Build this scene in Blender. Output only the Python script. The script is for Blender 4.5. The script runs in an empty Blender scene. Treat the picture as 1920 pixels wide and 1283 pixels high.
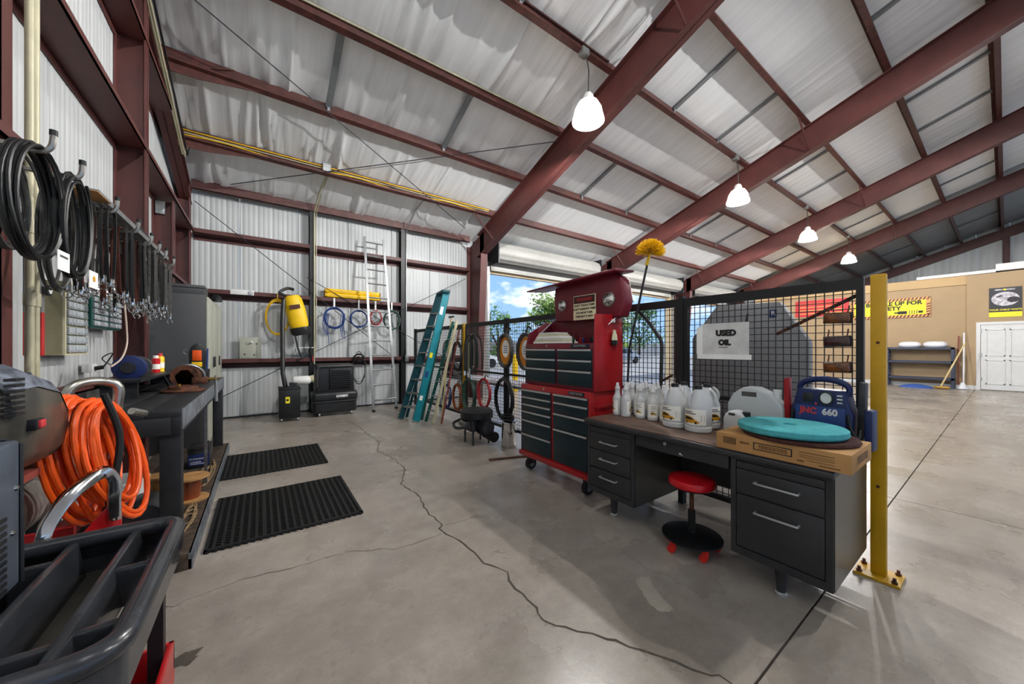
import bpy, bmesh, math, random
from mathutils import Vector, Matrix, Euler
random.seed(7)
S = bpy.context.scene
COL = S.collection
R = math.radians
PI = math.pi

# ------------------------------------------------------------------ camera
FPX, HY, CAMZ, VPX = 660.0, 652.0, 1.4, 490.0      # focal length and horizon row in a 1920x1283 frame
YAW = math.atan2(960 - VPX, FPX)
cam_data = bpy.data.cameras.new('camera')
cam_data.sensor_width = 36.0
cam_data.lens = FPX / 1920 * 36
cam_data.shift_y = (HY - 641.5) / 1920
cam_data.clip_start = 0.02
cam_data.clip_end = 400
cam = bpy.data.objects.new('camera', cam_data)
cam.location = (0, 0, CAMZ)
cam.rotation_euler = (R(90), 0, -YAW)
COL.objects.link(cam)
S.camera = cam

# ------------------------------------------------------------------ view, sky, sun
S.view_settings.view_transform = 'Standard'
S.view_settings.look = 'None'
S.view_settings.gamma = 1.0
S.view_settings.use_curve_mapping = False
S.view_settings.exposure = 1.38
S.cycles.use_denoising = True
S.cycles.max_bounces = 10
S.cycles.diffuse_bounces = 6
S.cycles.sample_clamp_indirect = 6

SKY_STRENGTH = 0.5
world = bpy.data.worlds.new('sky')
S.world = world
world.use_nodes = True
wn, wl = world.node_tree.nodes, world.node_tree.links
wn.clear()
w_out = wn.new('ShaderNodeOutputWorld')
w_bg = wn.new('ShaderNodeBackground')
w_bg.inputs['Strength'].default_value = SKY_STRENGTH
w_tc = wn.new('ShaderNodeTexCoord')
w_sep = wn.new('ShaderNodeSeparateXYZ')
w_ramp = wn.new('ShaderNodeValToRGB')
w_ramp.color_ramp.elements[0].position = 0.0
w_ramp.color_ramp.elements[0].color = (0.34, 0.56, 0.88, 1)
w_ramp.color_ramp.elements[1].position = 0.7
w_ramp.color_ramp.elements[1].color = (0.10, 0.30, 0.80, 1)
w_map = wn.new('ShaderNodeMapping')
w_map.inputs['Scale'].default_value = (2.2, 2.2, 5.0)
w_noise = wn.new('ShaderNodeTexNoise')
w_noise.inputs['Scale'].default_value = 2.3
w_noise.inputs['Detail'].default_value = 7
w_noise.inputs['Roughness'].default_value = 0.58
w_cr = wn.new('ShaderNodeValToRGB')
w_cr.color_ramp.elements[0].position = 0.5
w_cr.color_ramp.elements[1].position = 0.66
w_mix = wn.new('ShaderNodeMix')
w_mix.data_type = 'RGBA'
w_mix.inputs['B'].default_value = (1.35, 1.35, 1.38, 1)
wl.new(w_tc.outputs['Generated'], w_sep.inputs[0])
wl.new(w_sep.outputs['Z'], w_ramp.inputs[0])
wl.new(w_tc.outputs['Generated'], w_map.inputs[0])
wl.new(w_map.outputs[0], w_noise.inputs['Vector'])
wl.new(w_noise.outputs[0], w_cr.inputs[0])
wl.new(w_cr.outputs[0], w_mix.inputs['Factor'])
wl.new(w_ramp.outputs[0], w_mix.inputs['A'])
wl.new(w_mix.outputs['Result'], w_bg.inputs['Color'])
wl.new(w_bg.outputs[0], w_out.inputs[0])

sun_data = bpy.data.lights.new('sun', 'SUN')
sun_data.energy = 1.6
sun_data.angle = R(1.0)
sun_data.color = (1.0, 0.96, 0.9)
sun = bpy.data.objects.new('sun', sun_data)
sun.rotation_euler = Vector((-0.25, 0.5, -1.0)).to_track_quat('-Z', 'Y').to_euler()
COL.objects.link(sun)

LAMP_WATTS = 1150          # each hanging high-bay lamp (used in its builder)

# ------------------------------------------------------------------ places read from the photograph: pixel -> point on a given plane of the room
FW = Vector((math.sin(YAW), math.cos(YAW), 0))
RT = Vector((math.cos(YAW), -math.sin(YAW), 0))
CAM = Vector((0, 0, CAMZ))
def ray(x, y): return FW + RT * ((x - 960) / FPX) + Vector((0, 0, (HY - y) / FPX))
def onX(x, y, X): r = ray(x, y); return CAM + r * (X / r.x)
def onY(x, y, Y): r = ray(x, y); return CAM + r * (Y / r.y)
def onZ(x, y, Z=0.0): r = ray(x, y); return CAM + r * ((Z - CAMZ) / r.z)
SLOPE = 0.344
def roofz(Y, off=4.45): return off + SLOPE * (8.9 - Y)
def onroof(x, y, off=4.45):
    r = ray(x, y); t = (off + SLOPE * 8.9 - CAMZ) / (r.z + SLOPE * r.y); return CAM + r * t

# ------------------------------------------------------------------ mesh helpers
class MB:
    def __init__(s): s.v = []; s.f = []
    def add(s, vs, fs):
        o = len(s.v); s.v += [tuple(p) for p in vs]; s.f += [tuple(i + o for i in f) for f in fs]; return s
    def hexa(s, p):
        return s.add(p, [(0, 3, 2, 1), (4, 5, 6, 7), (0, 1, 5, 4), (1, 2, 6, 5), (2, 3, 7, 6), (3, 0, 4, 7)])
    def box(s, x0, x1, y0, y1, z0, z1):
        return s.hexa([(x0, y0, z0), (x1, y0, z0), (x1, y1, z0), (x0, y1, z0), (x0, y0, z1), (x1, y0, z1), (x1, y1, z1), (x0, y1, z1)])
    def obox(s, c, size, rot=(0, 0, 0)):
        m = rot if isinstance(rot, Matrix) else Euler(rot).to_matrix()
        c = Vector(c); h = [d / 2 for d in size]
        return s.hexa([c + m @ Vector((a * h[0], b * h[1], d * h[2])) for a, b, d in
                       [(-1, -1, -1), (1, -1, -1), (1, 1, -1), (-1, 1, -1), (-1, -1, 1), (1, -1, 1), (1, 1, 1), (-1, 1, 1)]])
    def beam(s, p0, p1, w, h, up=(0, 0, 1)):
        p0, p1 = Vector(p0), Vector(p1); d = (p1 - p0).normalized(); side = d.cross(Vector(up)).normalized(); u = side.cross(d)
        q = []
        for p in (p0, p1):
            q.append([p + side * a * w / 2 + u * b * h / 2 for a, b in ((-1, -1), (1, -1), (1, 1), (-1, 1))])
        return s.hexa(q[0] + q[1])
    def ring(s, c, ax, r, n, ref=None):
        ax = Vector(ax).normalized()
        ref = Vector(ref) if ref else (Vector((0, 0, 1)) if abs(ax.z) < .9 else Vector((1, 0, 0)))
        a = ax.cross(ref).normalized(); b = ax.cross(a)
        return [Vector(c) + (a * math.cos(2 * PI * i / n) + b * math.sin(2 * PI * i / n)) * r for i in range(n)]
    def cyl(s, p0, p1, r0, r1=None, n=12, cap=True):
        r1 = r0 if r1 is None else r1
        ax = Vector(p1) - Vector(p0)
        vs = s.ring(p0, ax, r0, n) + s.ring(p1, ax, r1, n)
        fs = [(i, (i + 1) % n, n + (i + 1) % n, n + i) for i in range(n)]
        if cap: fs += [tuple(range(n - 1, -1, -1)), tuple(range(n, 2 * n))]
        return s.add(vs, fs)
    def tube(s, pts, r, n=7, closed=False, flat=None):
        """round tube along a polyline; flat=(width, thickness, width direction) makes a strap"""
        P = [Vector(p) for p in pts]; m = len(P); vs = []; prev = None
        for i, p in enumerate(P):
            t = (P[(i + 1) % m] - P[i - 1]) if closed else (P[min(i + 1, m - 1)] - P[max(i - 1, 0)])
            t = t.normalized() if t.length > 1e-9 else Vector((0, 0, 1))
            if flat:
                a = Vector(flat[2]); a = (a - t * a.dot(t)).normalized(); b = t.cross(a)
                vs += [p + a * x * flat[0] / 2 + b * y * flat[1] / 2 for x, y in ((-1, -1), (1, -1), (1, 1), (-1, 1))]
                continue
            if prev is None:
                ref = Vector((0, 0, 1)) if abs(t.z) < .9 else Vector((1, 0, 0)); a = t.cross(ref).normalized()
            else:
                a = prev - t * prev.dot(t); a = a.normalized() if a.length > 1e-6 else t.orthogonal().normalized()
            prev = a; b = t.cross(a); rr = r[i] if isinstance(r, (list, tuple)) else r
            vs += [p + (a * math.cos(2 * PI * k / n) + b * math.sin(2 * PI * k / n)) * rr for k in range(n)]
        k = 4 if flat else n; fs = []
        for i in range(m if closed else m - 1):
            j = (i + 1) % m
            fs += [(i * k + q, i * k + (q + 1) % k, j * k + (q + 1) % k, j * k + q) for q in range(k)]
        if not closed: fs += [tuple(range(k - 1, -1, -1)), tuple(range((m - 1) * k, m * k))]
        return s.add(vs, fs)
    def lathe(s, prof, c=(0, 0, 0), n=20, ax='z', sx=1.0, sy=1.0):
        c = Vector(c); vs = []
        for r, z in prof:
            for i in range(n):
                a = 2 * PI * i / n; x, y = r * math.cos(a) * sx, r * math.sin(a) * sy
                vs.append(c + (Vector((x, y, z)) if ax == 'z' else Vector((z, x, y)) if ax == 'x' else Vector((y, z, x))))
        m = len(prof)
        fs = [(j * n + i, j * n + (i + 1) % n, (j + 1) * n + (i + 1) % n, (j + 1) * n + i) for j in range(m - 1) for i in range(n)]
        if prof[0][0] > 1e-6: fs.append(tuple(range(n - 1, -1, -1)))
        if prof[-1][0] > 1e-6: fs.append(tuple(range((m - 1) * n, m * n)))
        return s.add(vs, fs)
    def prism(s, poly, d):
        d = Vector(d); n = len(poly); P = [Vector(p) for p in poly]
        return s.add(P + [p + d for p in P], [tuple(range(n - 1, -1, -1)), tuple(range(n, 2 * n))] + [(i, (i + 1) % n, n + (i + 1) % n, n + i) for i in range(n)])
    def mesh(s, name, bevel=0, seg=2, smooth=True, ang=38):
        me = bpy.data.meshes.new(name)
        bm = bmesh.new()
        vv = [bm.verts.new(p) for p in s.v]
        for f in s.f:
            try: bm.faces.new([vv[i] for i in f])
            except ValueError: pass
        bmesh.ops.remove_doubles(bm, verts=bm.verts, dist=1e-6)
        bmesh.ops.recalc_face_normals(bm, faces=bm.faces)
        if bevel:
            es = [e for e in bm.edges if len(e.link_faces) == 2 and e.calc_face_angle(0) > R(30)]
            bmesh.ops.bevel(bm, geom=es, offset=bevel, segments=seg, profile=.5, affect='EDGES', clamp_overlap=True)
        bm.to_mesh(me); bm.free()
        if smooth:
            me.polygons.foreach_set('use_smooth', [True] * len(me.polygons))
            me.set_sharp_from_angle(angle=R(ang))
        return me
    def build(s, name, mat, parent=None, bevel=0, seg=2, smooth=True, ang=38, kind=None, loc=None):
        me = s.mesh(name, bevel, seg, smooth, ang); me.materials.append(M[mat])
        o = bpy.data.objects.new(name, me); COL.objects.link(o)
        if parent: o.parent = parent
        if kind: o['kind'] = kind
        if loc: o.location = loc
        return o
def inst(src, name=None, parent=None, loc=None, rot=None, scale=None):
    o = src.copy(); COL.objects.link(o); o.parent = parent
    if loc is not None: o.location = loc
    if rot is not None: o.rotation_euler = rot
    if scale is not None: o.scale = scale
    return o
def tag(o, label=None, cat=None, group=None, kind=None):
    if label: o['label'] = label
    if cat: o['category'] = cat
    if group: o['group'] = group
    if kind: o['kind'] = kind
    return o
def thing(name, label, cat, loc=(0, 0, 0), rz=0.0, group=None, rot=None):
    o = bpy.data.objects.new(name, None); o.empty_display_size = .05; COL.objects.link(o)
    o.location = loc; o.rotation_euler = rot if rot else (0, 0, rz)
    return tag(o, label, cat, group)
def struct(name, parent=None):
    o = bpy.data.objects.new(name, None); o.empty_display_size = .1; COL.objects.link(o); o['kind'] = 'structure'
    return o
def kids(o): return [c for c in bpy.data.objects if c.parent == o]
TREE = {}
def copy_tree(o, loc=None, rz=None, label=None, group=None, parent=None, scale=None, rot=None):
    if o.name not in TREE: TREE[o.name] = kids(o)
    c = o.copy(); COL.objects.link(c); c.parent = parent
    if loc is not None: c.location = loc
    if rz is not None: c.rotation_euler = (0, 0, rz)
    if rot is not None: c.rotation_euler = rot
    if scale is not None: c.scale = scale
    if label: c['label'] = label
    if group: c['group'] = group
    for k in TREE[o.name]: copy_tree(k, parent=c)
    return c
def text(s, size, org, right, up, mat, parent, name='lettering', ext=.0006, align='CENTER', sx=1.0, bold=0.0):
    cu = bpy.data.curves.new('t', 'FONT'); cu.body = s; cu.size = size; cu.extrude = ext; cu.align_x = align; cu.align_y = 'CENTER'; cu.resolution_u = 3; cu.offset = bold
    tmp = bpy.data.objects.new('t', cu)
    COL.objects.link(tmp)
    me = bpy.data.meshes.new_from_object(tmp)
    bpy.data.objects.remove(tmp); bpy.data.curves.remove(cu)
    r, u = Vector(right).normalized(), Vector(up).normalized(); n = r.cross(u)
    me.transform(Matrix(((r.x * sx, u.x, n.x, org[0]), (r.y * sx, u.y, n.y, org[1]), (r.z * sx, u.z, n.z, org[2]), (0, 0, 0, 1))))
    me.materials.clear(); me.materials.append(M[mat]); me.name = name
    o = bpy.data.objects.new(name, me); COL.objects.link(o); o.parent = parent
    return o
def arc(c, r, a0, a1, n, u, v):
    c, u, v = Vector(c), Vector(u), Vector(v)
    return [c + (u * math.cos(a0 + (a1 - a0) * i / n) + v * math.sin(a0 + (a1 - a0) * i / n)) * r for i in range(n + 1)]
def smooth_path(P, sub=4):
    P = [Vector(p) for p in P]; out = []
    for i in range(len(P) - 1):
        a, b, c, d = P[max(i - 1, 0)], P[i], P[i + 1], P[min(i + 2, len(P) - 1)]
        for k in range(sub):
            t = k / sub
            out.append(.5 * ((2 * b) + (c - a) * t + (2 * a - 5 * b + 4 * c - d) * t * t + (3 * b - a - 3 * c + d) * t ** 3))
    return out + [P[-1]]
def coil(mb, c, u, v, ru, rv, turns, r, spread=.02, n=20, jit=.02, w=None, seed=0, tn=6, drop=0.0):
    """turns of a cable in the plane u, v around c, each with a little wander"""
    rnd = random.Random(seed); c, u, v = Vector(c), Vector(u), Vector(v); w = Vector(w) if w else u.cross(v)
    pts = []; a0 = rnd.random() * 6
    for k in range(turns):
        s1, s2 = 1 + rnd.uniform(-jit, jit) * 3, 1 + rnd.uniform(-jit, jit) * 3
        off = rnd.uniform(-spread, spread); dz = rnd.uniform(-jit, jit) * rv
        for i in range(n):
            f = i / n; a = a0 + 2 * PI * f
            if not pts: p1 = (s1, s2, off, dz)
            t = f if k else 1
            q = [pp + (nn - pp) * t for pp, nn in zip(prev, (s1, s2, off, dz))] if k else (s1, s2, off, dz)
            pts.append(c + u * ru * q[0] * math.cos(a) + v * (rv * q[1] * math.sin(a) + q[3]) + w * q[2])
        prev = (s1, s2, off, dz)
    mb.tube(pts, r, tn); return mb

# ------------------------------------------------------------------ materials
M = {}
def lin(h):
    h = h.lstrip('#'); c = [int(h[i:i + 2], 16) / 255 for i in (0, 2, 4)]
    return tuple(x / 12.92 if x <= .04045 else ((x + .055) / 1.055) ** 2.4 for x in c) + (1,)
def mat(name, hexa, rough=.5, metal=0.0, var=.1, scale=6.0, bump=0.0, bscale=60.0, coat=0.0, trans=0.0, emit=0.0, spec=.5, hex2=None, lo=.35, hi=.65, stretch=(1, 1, 1), alpha=1.0, sub=0.0, ior=1.45, bdet=4):
    m = bpy.data.materials.new(name); m.use_nodes = True; nt = m.node_tree; n, l = nt.nodes, nt.links
    b = n['Principled BSDF']
    tc = n.new('ShaderNodeTexCoord'); mp = n.new('ShaderNodeMapping'); mp.inputs['Scale'].default_value = stretch
    l.new(tc.outputs['Object'], mp.inputs[0])
    nz = n.new('ShaderNodeTexNoise'); nz.inputs['Scale'].default_value = scale; nz.inputs['Detail'].default_value = 6; nz.inputs['Roughness'].default_value = .6
    l.new(mp.outputs[0], nz.inputs['Vector'])
    cr = n.new('ShaderNodeValToRGB'); c = lin(hexa); c2 = lin(hex2) if hex2 else tuple(x * (1 - 2 * var) for x in c[:3]) + (1,)
    cr.color_ramp.elements[0].position = lo; cr.color_ramp.elements[1].position = hi
    cr.color_ramp.elements[0].color = c2; cr.color_ramp.elements[1].color = c
    l.new(nz.outputs[0], cr.inputs[0]); l.new(cr.outputs[0], b.inputs['Base Color'])
    b.inputs['Roughness'].default_value = rough; b.inputs['Metallic'].default_value = metal
    b.inputs['Coat Weight'].default_value = coat; b.inputs['Specular IOR Level'].default_value = spec
    b.inputs['Transmission Weight'].default_value = trans; b.inputs['IOR'].default_value = ior
    if emit: b.inputs['Emission Color'].default_value = c; b.inputs['Emission Strength'].default_value = emit
    if alpha < 1: b.inputs['Alpha'].default_value = alpha
    if bump:
        n2 = n.new('ShaderNodeTexNoise'); n2.inputs['Scale'].default_value = bscale; n2.inputs['Detail'].default_value = bdet
        l.new(mp.outputs[0], n2.inputs['Vector'])
        bp = n.new('ShaderNodeBump'); bp.inputs['Strength'].default_value = bump; bp.inputs['Distance'].default_value = .01
        l.new(n2.outputs[0], bp.inputs['Height']); l.new(bp.outputs[0], b.inputs['Normal'])
    M[name] = m
    return m
mat('maroon', '#552c29', .5, var=.12, scale=3, bump=.05)
mat('maroon_purlin', '#552a24', .55, var=.25, scale=9, bump=.08, hex2='#3b1d18')
mat('eave_steel', '#5d3a36', .55, var=.15)
mat('wall_panel', '#b9bcbc', .42, var=.05, scale=1.4, stretch=(1, 1, .25))
mat('insulation', '#ebedee', .22, var=.05, scale=1.5, bump=.5, bscale=2.2, stretch=(6, .5, .5), bdet=1.5)
mat('insulation_smooth', '#e9ebec', .36, var=.05, scale=1.5, bump=.25, bscale=2.2, stretch=(6, .4, .4), bdet=1.5)
mat('bare_roof', '#9b9b99', .45, .3, var=.15, scale=2, stretch=(5, .4, .4))
mat('strap_grey', '#85898c', .5, .3, var=.08)
mat('curtain', '#a9a8a3', .45, var=.05)
mat('tan_trim', '#c9b593', .6, var=.06)
mat('grey_jamb', '#8e8d88', .55, var=.1)
mat('conduit', '#b0aa8e', .45, .1, var=.08)
mat('galv', '#aeb1b0', .38, .75, var=.12, scale=12)
mat('alu', '#919394', .42, .7, var=.08, scale=10)
mat('chrome', '#d6d6d6', .12, 1.0, var=.1, scale=14)
mat('dull_chrome', '#b3b0a8', .3, .9, var=.2, scale=20)
mat('black_plastic', '#232426', .38, var=.2, scale=8, bump=.04, bscale=300)
mat('tray_plastic', '#36383d', .26, var=.25, scale=7, bump=.04, bscale=180, coat=.25)
mat('black_metal', '#17181a', .45, .1, var=.2, scale=7)
mat('black_rubber', '#151516', .6, var=.2, scale=10)
mat('black_hose', '#1b1c1d', .42, var=.25, scale=12)
mat('grey_hose', '#4a4a48', .5, var=.2, scale=12)
mat('desk_steel', '#3a3b3d', .4, .25, var=.12, scale=5, bump=.02)
mat('desk_side', '#55534c', .3, .55, var=.1, scale=3, stretch=(1, 1, .2))
mat('desk_top', '#7d6253', .5, var=.25, scale=14, hex2='#4d3c33', stretch=(1, .15, 1))
mat('bench_black', '#26272a', .5, var=.25, scale=9, bump=.06, bscale=50)
mat('bench_wear', '#8b9199', .4, .3, var=.3, scale=10, hex2='#5d6168')
mat('bench_wood', '#5b4a3c', .7, var=.3, scale=18, hex2='#211d1a', bump=.15, bscale=40)
mat('rust', '#6e4029', .75, .2, var=.35, scale=24, hex2='#2d1d17', bump=.3, bscale=90)
mat('steel', '#8d8e90', .35, .85, var=.2, scale=16)
mat('dark_steel', '#45464a', .42, .7, var=.25, scale=14)
mat('cab_grey', '#3f4042', .5, var=.06, scale=3)
mat('cab_front', '#a9ab9d', .45, var=.06, scale=3)
mat('red_paint', '#c3161c', .3, var=.08, scale=5, coat=.3)
mat('red_box', '#a3131a', .32, var=.1, scale=4, coat=.25)
mat('maroon_lid', '#6e1526', .4, var=.12, scale=4)
mat('drawer_dark', '#0f2830', .4, var=.15, scale=4)
mat('drawer_trim', '#c2c6c6', .3, .6, var=.06)
mat('red_seat', '#c4121f', .35, var=.06, scale=6, bump=.05, bscale=200)
mat('red_caster', '#d3261d', .4, var=.1)
mat('orange_hose', '#f05a12', .4, var=.1, scale=10)
mat('yellow_paint', '#c99a0e', .45, var=.08, scale=6)
mat('yellow_bright', '#f2c40f', .45, var=.08, scale=6)
mat('yellow_cable', '#d8ab1a', .45, var=.12, scale=10)
mat('blue_cable', '#1d3d7c', .45, var=.15, scale=10)
mat('navy', '#17285a', .45, var=.1, scale=6)
mat('navy_light', '#22407e', .4, var=.1, scale=6)
mat('teal', '#0f7a88', .42, var=.08, scale=5)
mat('teal_dark', '#0b4750', .45, var=.12, scale=5)
mat('foam', '#4fb3ba', .9, var=.12, scale=30, bump=.3, bscale=200)
mat('brown_pad', '#4f2c24', .95, var=.2, scale=40, bump=.4, bscale=260)
mat('cardboard', '#b98b55', .75, var=.06, scale=6, bump=.04, bscale=120)
mat('card_print', '#7d5a33', .75, var=.2, scale=30)
mat('ink', '#171717', .6, var=0)
mat('ink_soft', '#57524c', .7, var=.1)
mat('white_plastic', '#dcdcda', .4, var=.03)
mat('bottle_white', '#c6c8c8', .38, var=.03)
mat('jug_translucent', '#cfd3d3', .4, var=.03, trans=.25)
mat('paper', '#efefea', .75, var=.03)
mat('paper_worn', '#d6d6d2', .6, var=.1, scale=9)
mat('label_white', '#f3f1e8', .6, var=.02)
mat('van_yellow', '#d89b12', .5, var=.1)
mat('cream_sign', '#e5d9b4', .6, var=.06)
mat('cream_metal', '#a19a78', .5, var=.08)
mat('cream_edge', '#c9c3a2', .5, var=.05)
mat('green_box', '#124f47', .45, var=.12)
mat('clear_drawer', '#c6cdd2', .2, var=.12, scale=30, trans=.15)
mat('tan_wall', '#ab9271', .75, var=.04, scale=1.5)
mat('tan_light', '#bd9f75', .75, var=.05, scale=1.5)
mat('white_paint', '#d6d6d4', .5, var=.03)
mat('shelf_blue', '#3b4257', .5, var=.15)
mat('fabric_white', '#ececf0', .9, var=.06, scale=9, bump=.1)
mat('mesh_black', '#141517', .5, var=.1)
mat('tank_grey', '#77787a', .55, var=.08, scale=3)
mat('amber', '#7a430c', .22, var=.3, scale=22, hex2='#3f1d05', coat=.5)
mat('red_lens', '#3a0f12', .22, var=.3, scale=22, coat=.5)
mat('sign_yellow', '#f3e01a', .5, var=.03)
mat('sign_orange', '#e8a05c', .55, var=.08)
mat('sign_maroon', '#3f1518', .5, var=.1)
mat('poster_dark', '#2b2b31', .5, var=.06)
mat('photo_grey', '#dcd9de', .6, var=.25, scale=14, hex2='#8d8890')
mat('photo_dark', '#3c3438', .6, var=.3, scale=20)
mat('banner_red', '#c9373b', .6, var=.06)
mat('wood', '#b98a55', .65, var=.2, scale=10, stretch=(1, 1, .15))
mat('handle_wood', '#d8c089', .55, var=.12, scale=8)
mat('spool_wood', '#b7803f', .65, var=.2, scale=10)
mat('rope', '#a58a66', .9, var=.3, scale=40)
mat('webbing', '#1c1b1c', .65, var=.3, scale=40)
mat('webbing_brown', '#5a2a1c', .65, var=.3, scale=40)
mat('webbing_grey', '#5b5a57', .65, var=.25, scale=40)
mat('screen_blue', '#1c3f74', .4, var=.1)
mat('shroud', '#34332f', .32, var=.35, scale=6, hex2='#5c564b', lo=.3, hi=.62)
mat('tank_dusty', '#9a9691', .5, var=.3, scale=6, hex2='#4c453d')
mat('welder_grey', '#59616e', .42, .3, var=.15, scale=8)
mat('red_dusty', '#a3131a', .4, var=.15, scale=7)
mat('crack', '#5b534b', .9, var=.2, scale=30)
mat('stain', '#5d554c', .7, var=.2, scale=14)
mat('pale_patch', '#c2b9ab', .7, var=.1, scale=9)
mat('joint_dark', '#3a3733', .9, var=.1)
mat('asphalt', '#9a9994', .85, var=.12, scale=1.5)
mat('leaf', '#5d8a2c', .6, var=.35, scale=2.0, hex2='#2e4f17')
mat('leaf_light', '#93ad3e', .6, var=.3, scale=2.0, hex2='#55742a')
mat('bark', '#5f4a37', .85, var=.25)
mat('car_white', '#e4e6ea', .25, var=.03, coat=.5)
mat('car_grey', '#8b9199', .3, .3, var=.05, coat=.5)
mat('car_glass', '#10151a', .1, var=.05)
mat('tire', '#17171a', .75, var=.15)
mat('galv_wall', '#8f9294', .6, var=.1)
mat('bulb', '#ffffff', .5, emit=2.5, var=0)
mat('green_wire', '#2c4a3d', .55, var=.2, scale=10)
mat('copper', '#a55b3a', .4, .6, var=.2)
mat('red_cable', '#a3222a', .45, var=.15)
mat('orange_disc', '#e08a1a', .4, var=.15, scale=10)
mat('blue_rag', '#3c62b4', .8, var=.2, scale=20)
mat('rust_red', '#8d4238', .6, var=.2)
mat('brass', '#a8813a', .35, .8, var=.15)
mat('cord_pink', '#c9b4a4', .5, var=.05)
mat('sticker_silver', '#8a93a3', .35, .3, var=.35, scale=30, hex2='#3c4048')
mat('vinyl_yellow', '#f1df2a', .5, var=.03)

def lamp_glass():
    m = bpy.data.materials.new('lamp_glass'); m.use_nodes = True; nt = m.node_tree; n, l = nt.nodes, nt.links
    n.clear(); o = n.new('ShaderNodeOutputMaterial'); d = n.new('ShaderNodeBsdfDiffuse'); t = n.new('ShaderNodeBsdfTranslucent'); e = n.new('ShaderNodeEmission')
    d.inputs[0].default_value = (.9, .88, .85, 1); t.inputs[0].default_value = (.95, .9, .86, 1); e.inputs[0].default_value = (1, .95, .9, 1); e.inputs[1].default_value = .08
    a = n.new('ShaderNodeMixShader'); a.inputs[0].default_value = .55; b = n.new('ShaderNodeAddShader')
    l.new(d.outputs[0], a.inputs[1]); l.new(t.outputs[0], a.inputs[2]); l.new(a.outputs[0], b.inputs[0]); l.new(e.outputs[0], b.inputs[1]); l.new(b.outputs[0], o.inputs[0])
    M['lamp_glass'] = m
lamp_glass()

def concrete():
    m = bpy.data.materials.new('concrete'); m.use_nodes = True; nt = m.node_tree; n, l = nt.nodes, nt.links
    b = n['Principled BSDF']; tc = n.new('ShaderNodeTexCoord')
    def noise(sc, det, ro, st=(1, 1, 1)):
        mp = n.new('ShaderNodeMapping'); mp.inputs['Scale'].default_value = st; l.new(tc.outputs['Object'], mp.inputs[0])
        z = n.new('ShaderNodeTexNoise'); z.inputs['Scale'].default_value = sc; z.inputs['Detail'].default_value = det; z.inputs['Roughness'].default_value = ro; l.new(mp.outputs[0], z.inputs['Vector']); return z
    def ramp(src, a, b_, ca, cb):
        r = n.new('ShaderNodeValToRGB'); r.color_ramp.elements[0].position = a; r.color_ramp.elements[1].position = b_; r.color_ramp.elements[0].color = ca; r.color_ramp.elements[1].color = cb; l.new(src.outputs[0], r.inputs[0]); return r
    c1 = ramp(noise(.55, 8, .62), .3, .72, lin('#978f86'), lin('#bfb6ab'))
    c2 = ramp(noise(5, 10, .7), .36, .64, (.5, .48, .46, 1), (1, 1, 1, 1))
    c3 = ramp(noise(60, 4, .6), .3, .7, (.8, .8, .8, 1), (1.05, 1.05, 1.05, 1))
    c4 = ramp(noise(1.6, 9, .75, (1, 2.2, 1)), .3, .62, (.6, .55, .5, 1), (1, 1, 1, 1))
    cur = c1
    for c in (c2, c3, c4):
        x = n.new('ShaderNodeMix'); x.data_type = 'RGBA'; x.blend_type = 'MULTIPLY'; x.inputs['Factor'].default_value = .42
        l.new(cur.outputs[0] if cur is c1 else cur.outputs['Result'], x.inputs['A']); l.new(c.outputs[0], x.inputs['B']); cur = x
    l.new(cur.outputs['Result'], b.inputs['Base Color'])
    rr = ramp(noise(1.3, 6, .6), .3, .7, (.18, .18, .18, 1), (.42, .42, .42, 1)); l.new(rr.outputs[0], b.inputs['Roughness'])
    bp = n.new('ShaderNodeBump'); bp.inputs['Strength'].default_value = .12; bp.inputs['Distance'].default_value = .004
    l.new(noise(90, 5, .6).outputs[0], bp.inputs['Height']); l.new(bp.outputs[0], b.inputs['Normal'])
    M['concrete'] = m
concrete()
# ================================================================== STRUCTURE
WX, WY = -1.25, 8.9                       # inner faces of the end wall (left) and the side wall (back)
FRAMES = [4.85, 10.1, 15.5, 20.9]         # main steel frames along X
ENDX = 30.0
PURL = [.14 + 1.24 * k for k in range(-3, 7)]   # purlin rows along Y

# ---- floor: slabs with real joints
floor = MB().box(-1.4, 31, -12, 9.05, -.3, -.02).build('floor', 'joint_dark', kind='structure')
xs = [-1.4, 4.79, 10.1, 15.5, 20.9, 31]; ys = [-12, -4.6, .605, 5.65, 9.05]
for i in range(len(xs) - 1):
    for j in range(len(ys) - 1):
        g = .005
        MB().box(xs[i] + (g if i else 0), xs[i + 1] - g, ys[j] + (g if j else 0), ys[j + 1] - g, -.03, 0).build('slab', 'concrete', floor)
def floor_line(px, w0, w1, name='crack', m='crack', jit=.012, seed=1, z=.0008):
    rnd = random.Random(seed); P = []
    pts = [onZ(*p) for p in px]
    for a, b in zip(pts[:-1], pts[1:]):
        k = max(2, int((b - a).length / .05))
        for i in range(k): P.append(a.lerp(b, i / k) + Vector((rnd.uniform(-jit, jit), rnd.uniform(-jit, jit), 0)))
    P.append(pts[-1]); L = []; Rr = []
    for i, p in enumerate(P):
        t = (P[min(i + 1, len(P) - 1)] - P[max(i - 1, 0)]).normalized(); n = Vector((-t.y, t.x, 0)); w = rnd.uniform(w0, w1) / 2
        L.append(p + n * w); Rr.append(p - n * w)
    vs = []; fs = []
    for a, b in zip(L, Rr): vs += [(a.x, a.y, z), (b.x, b.y, z)]
    fs = [(2 * i, 2 * i + 1, 2 * i + 3, 2 * i + 2) for i in range(len(P) - 1)]
    mb = MB().add(vs, fs); return mb.build(name, m, floor, smooth=False)
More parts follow.
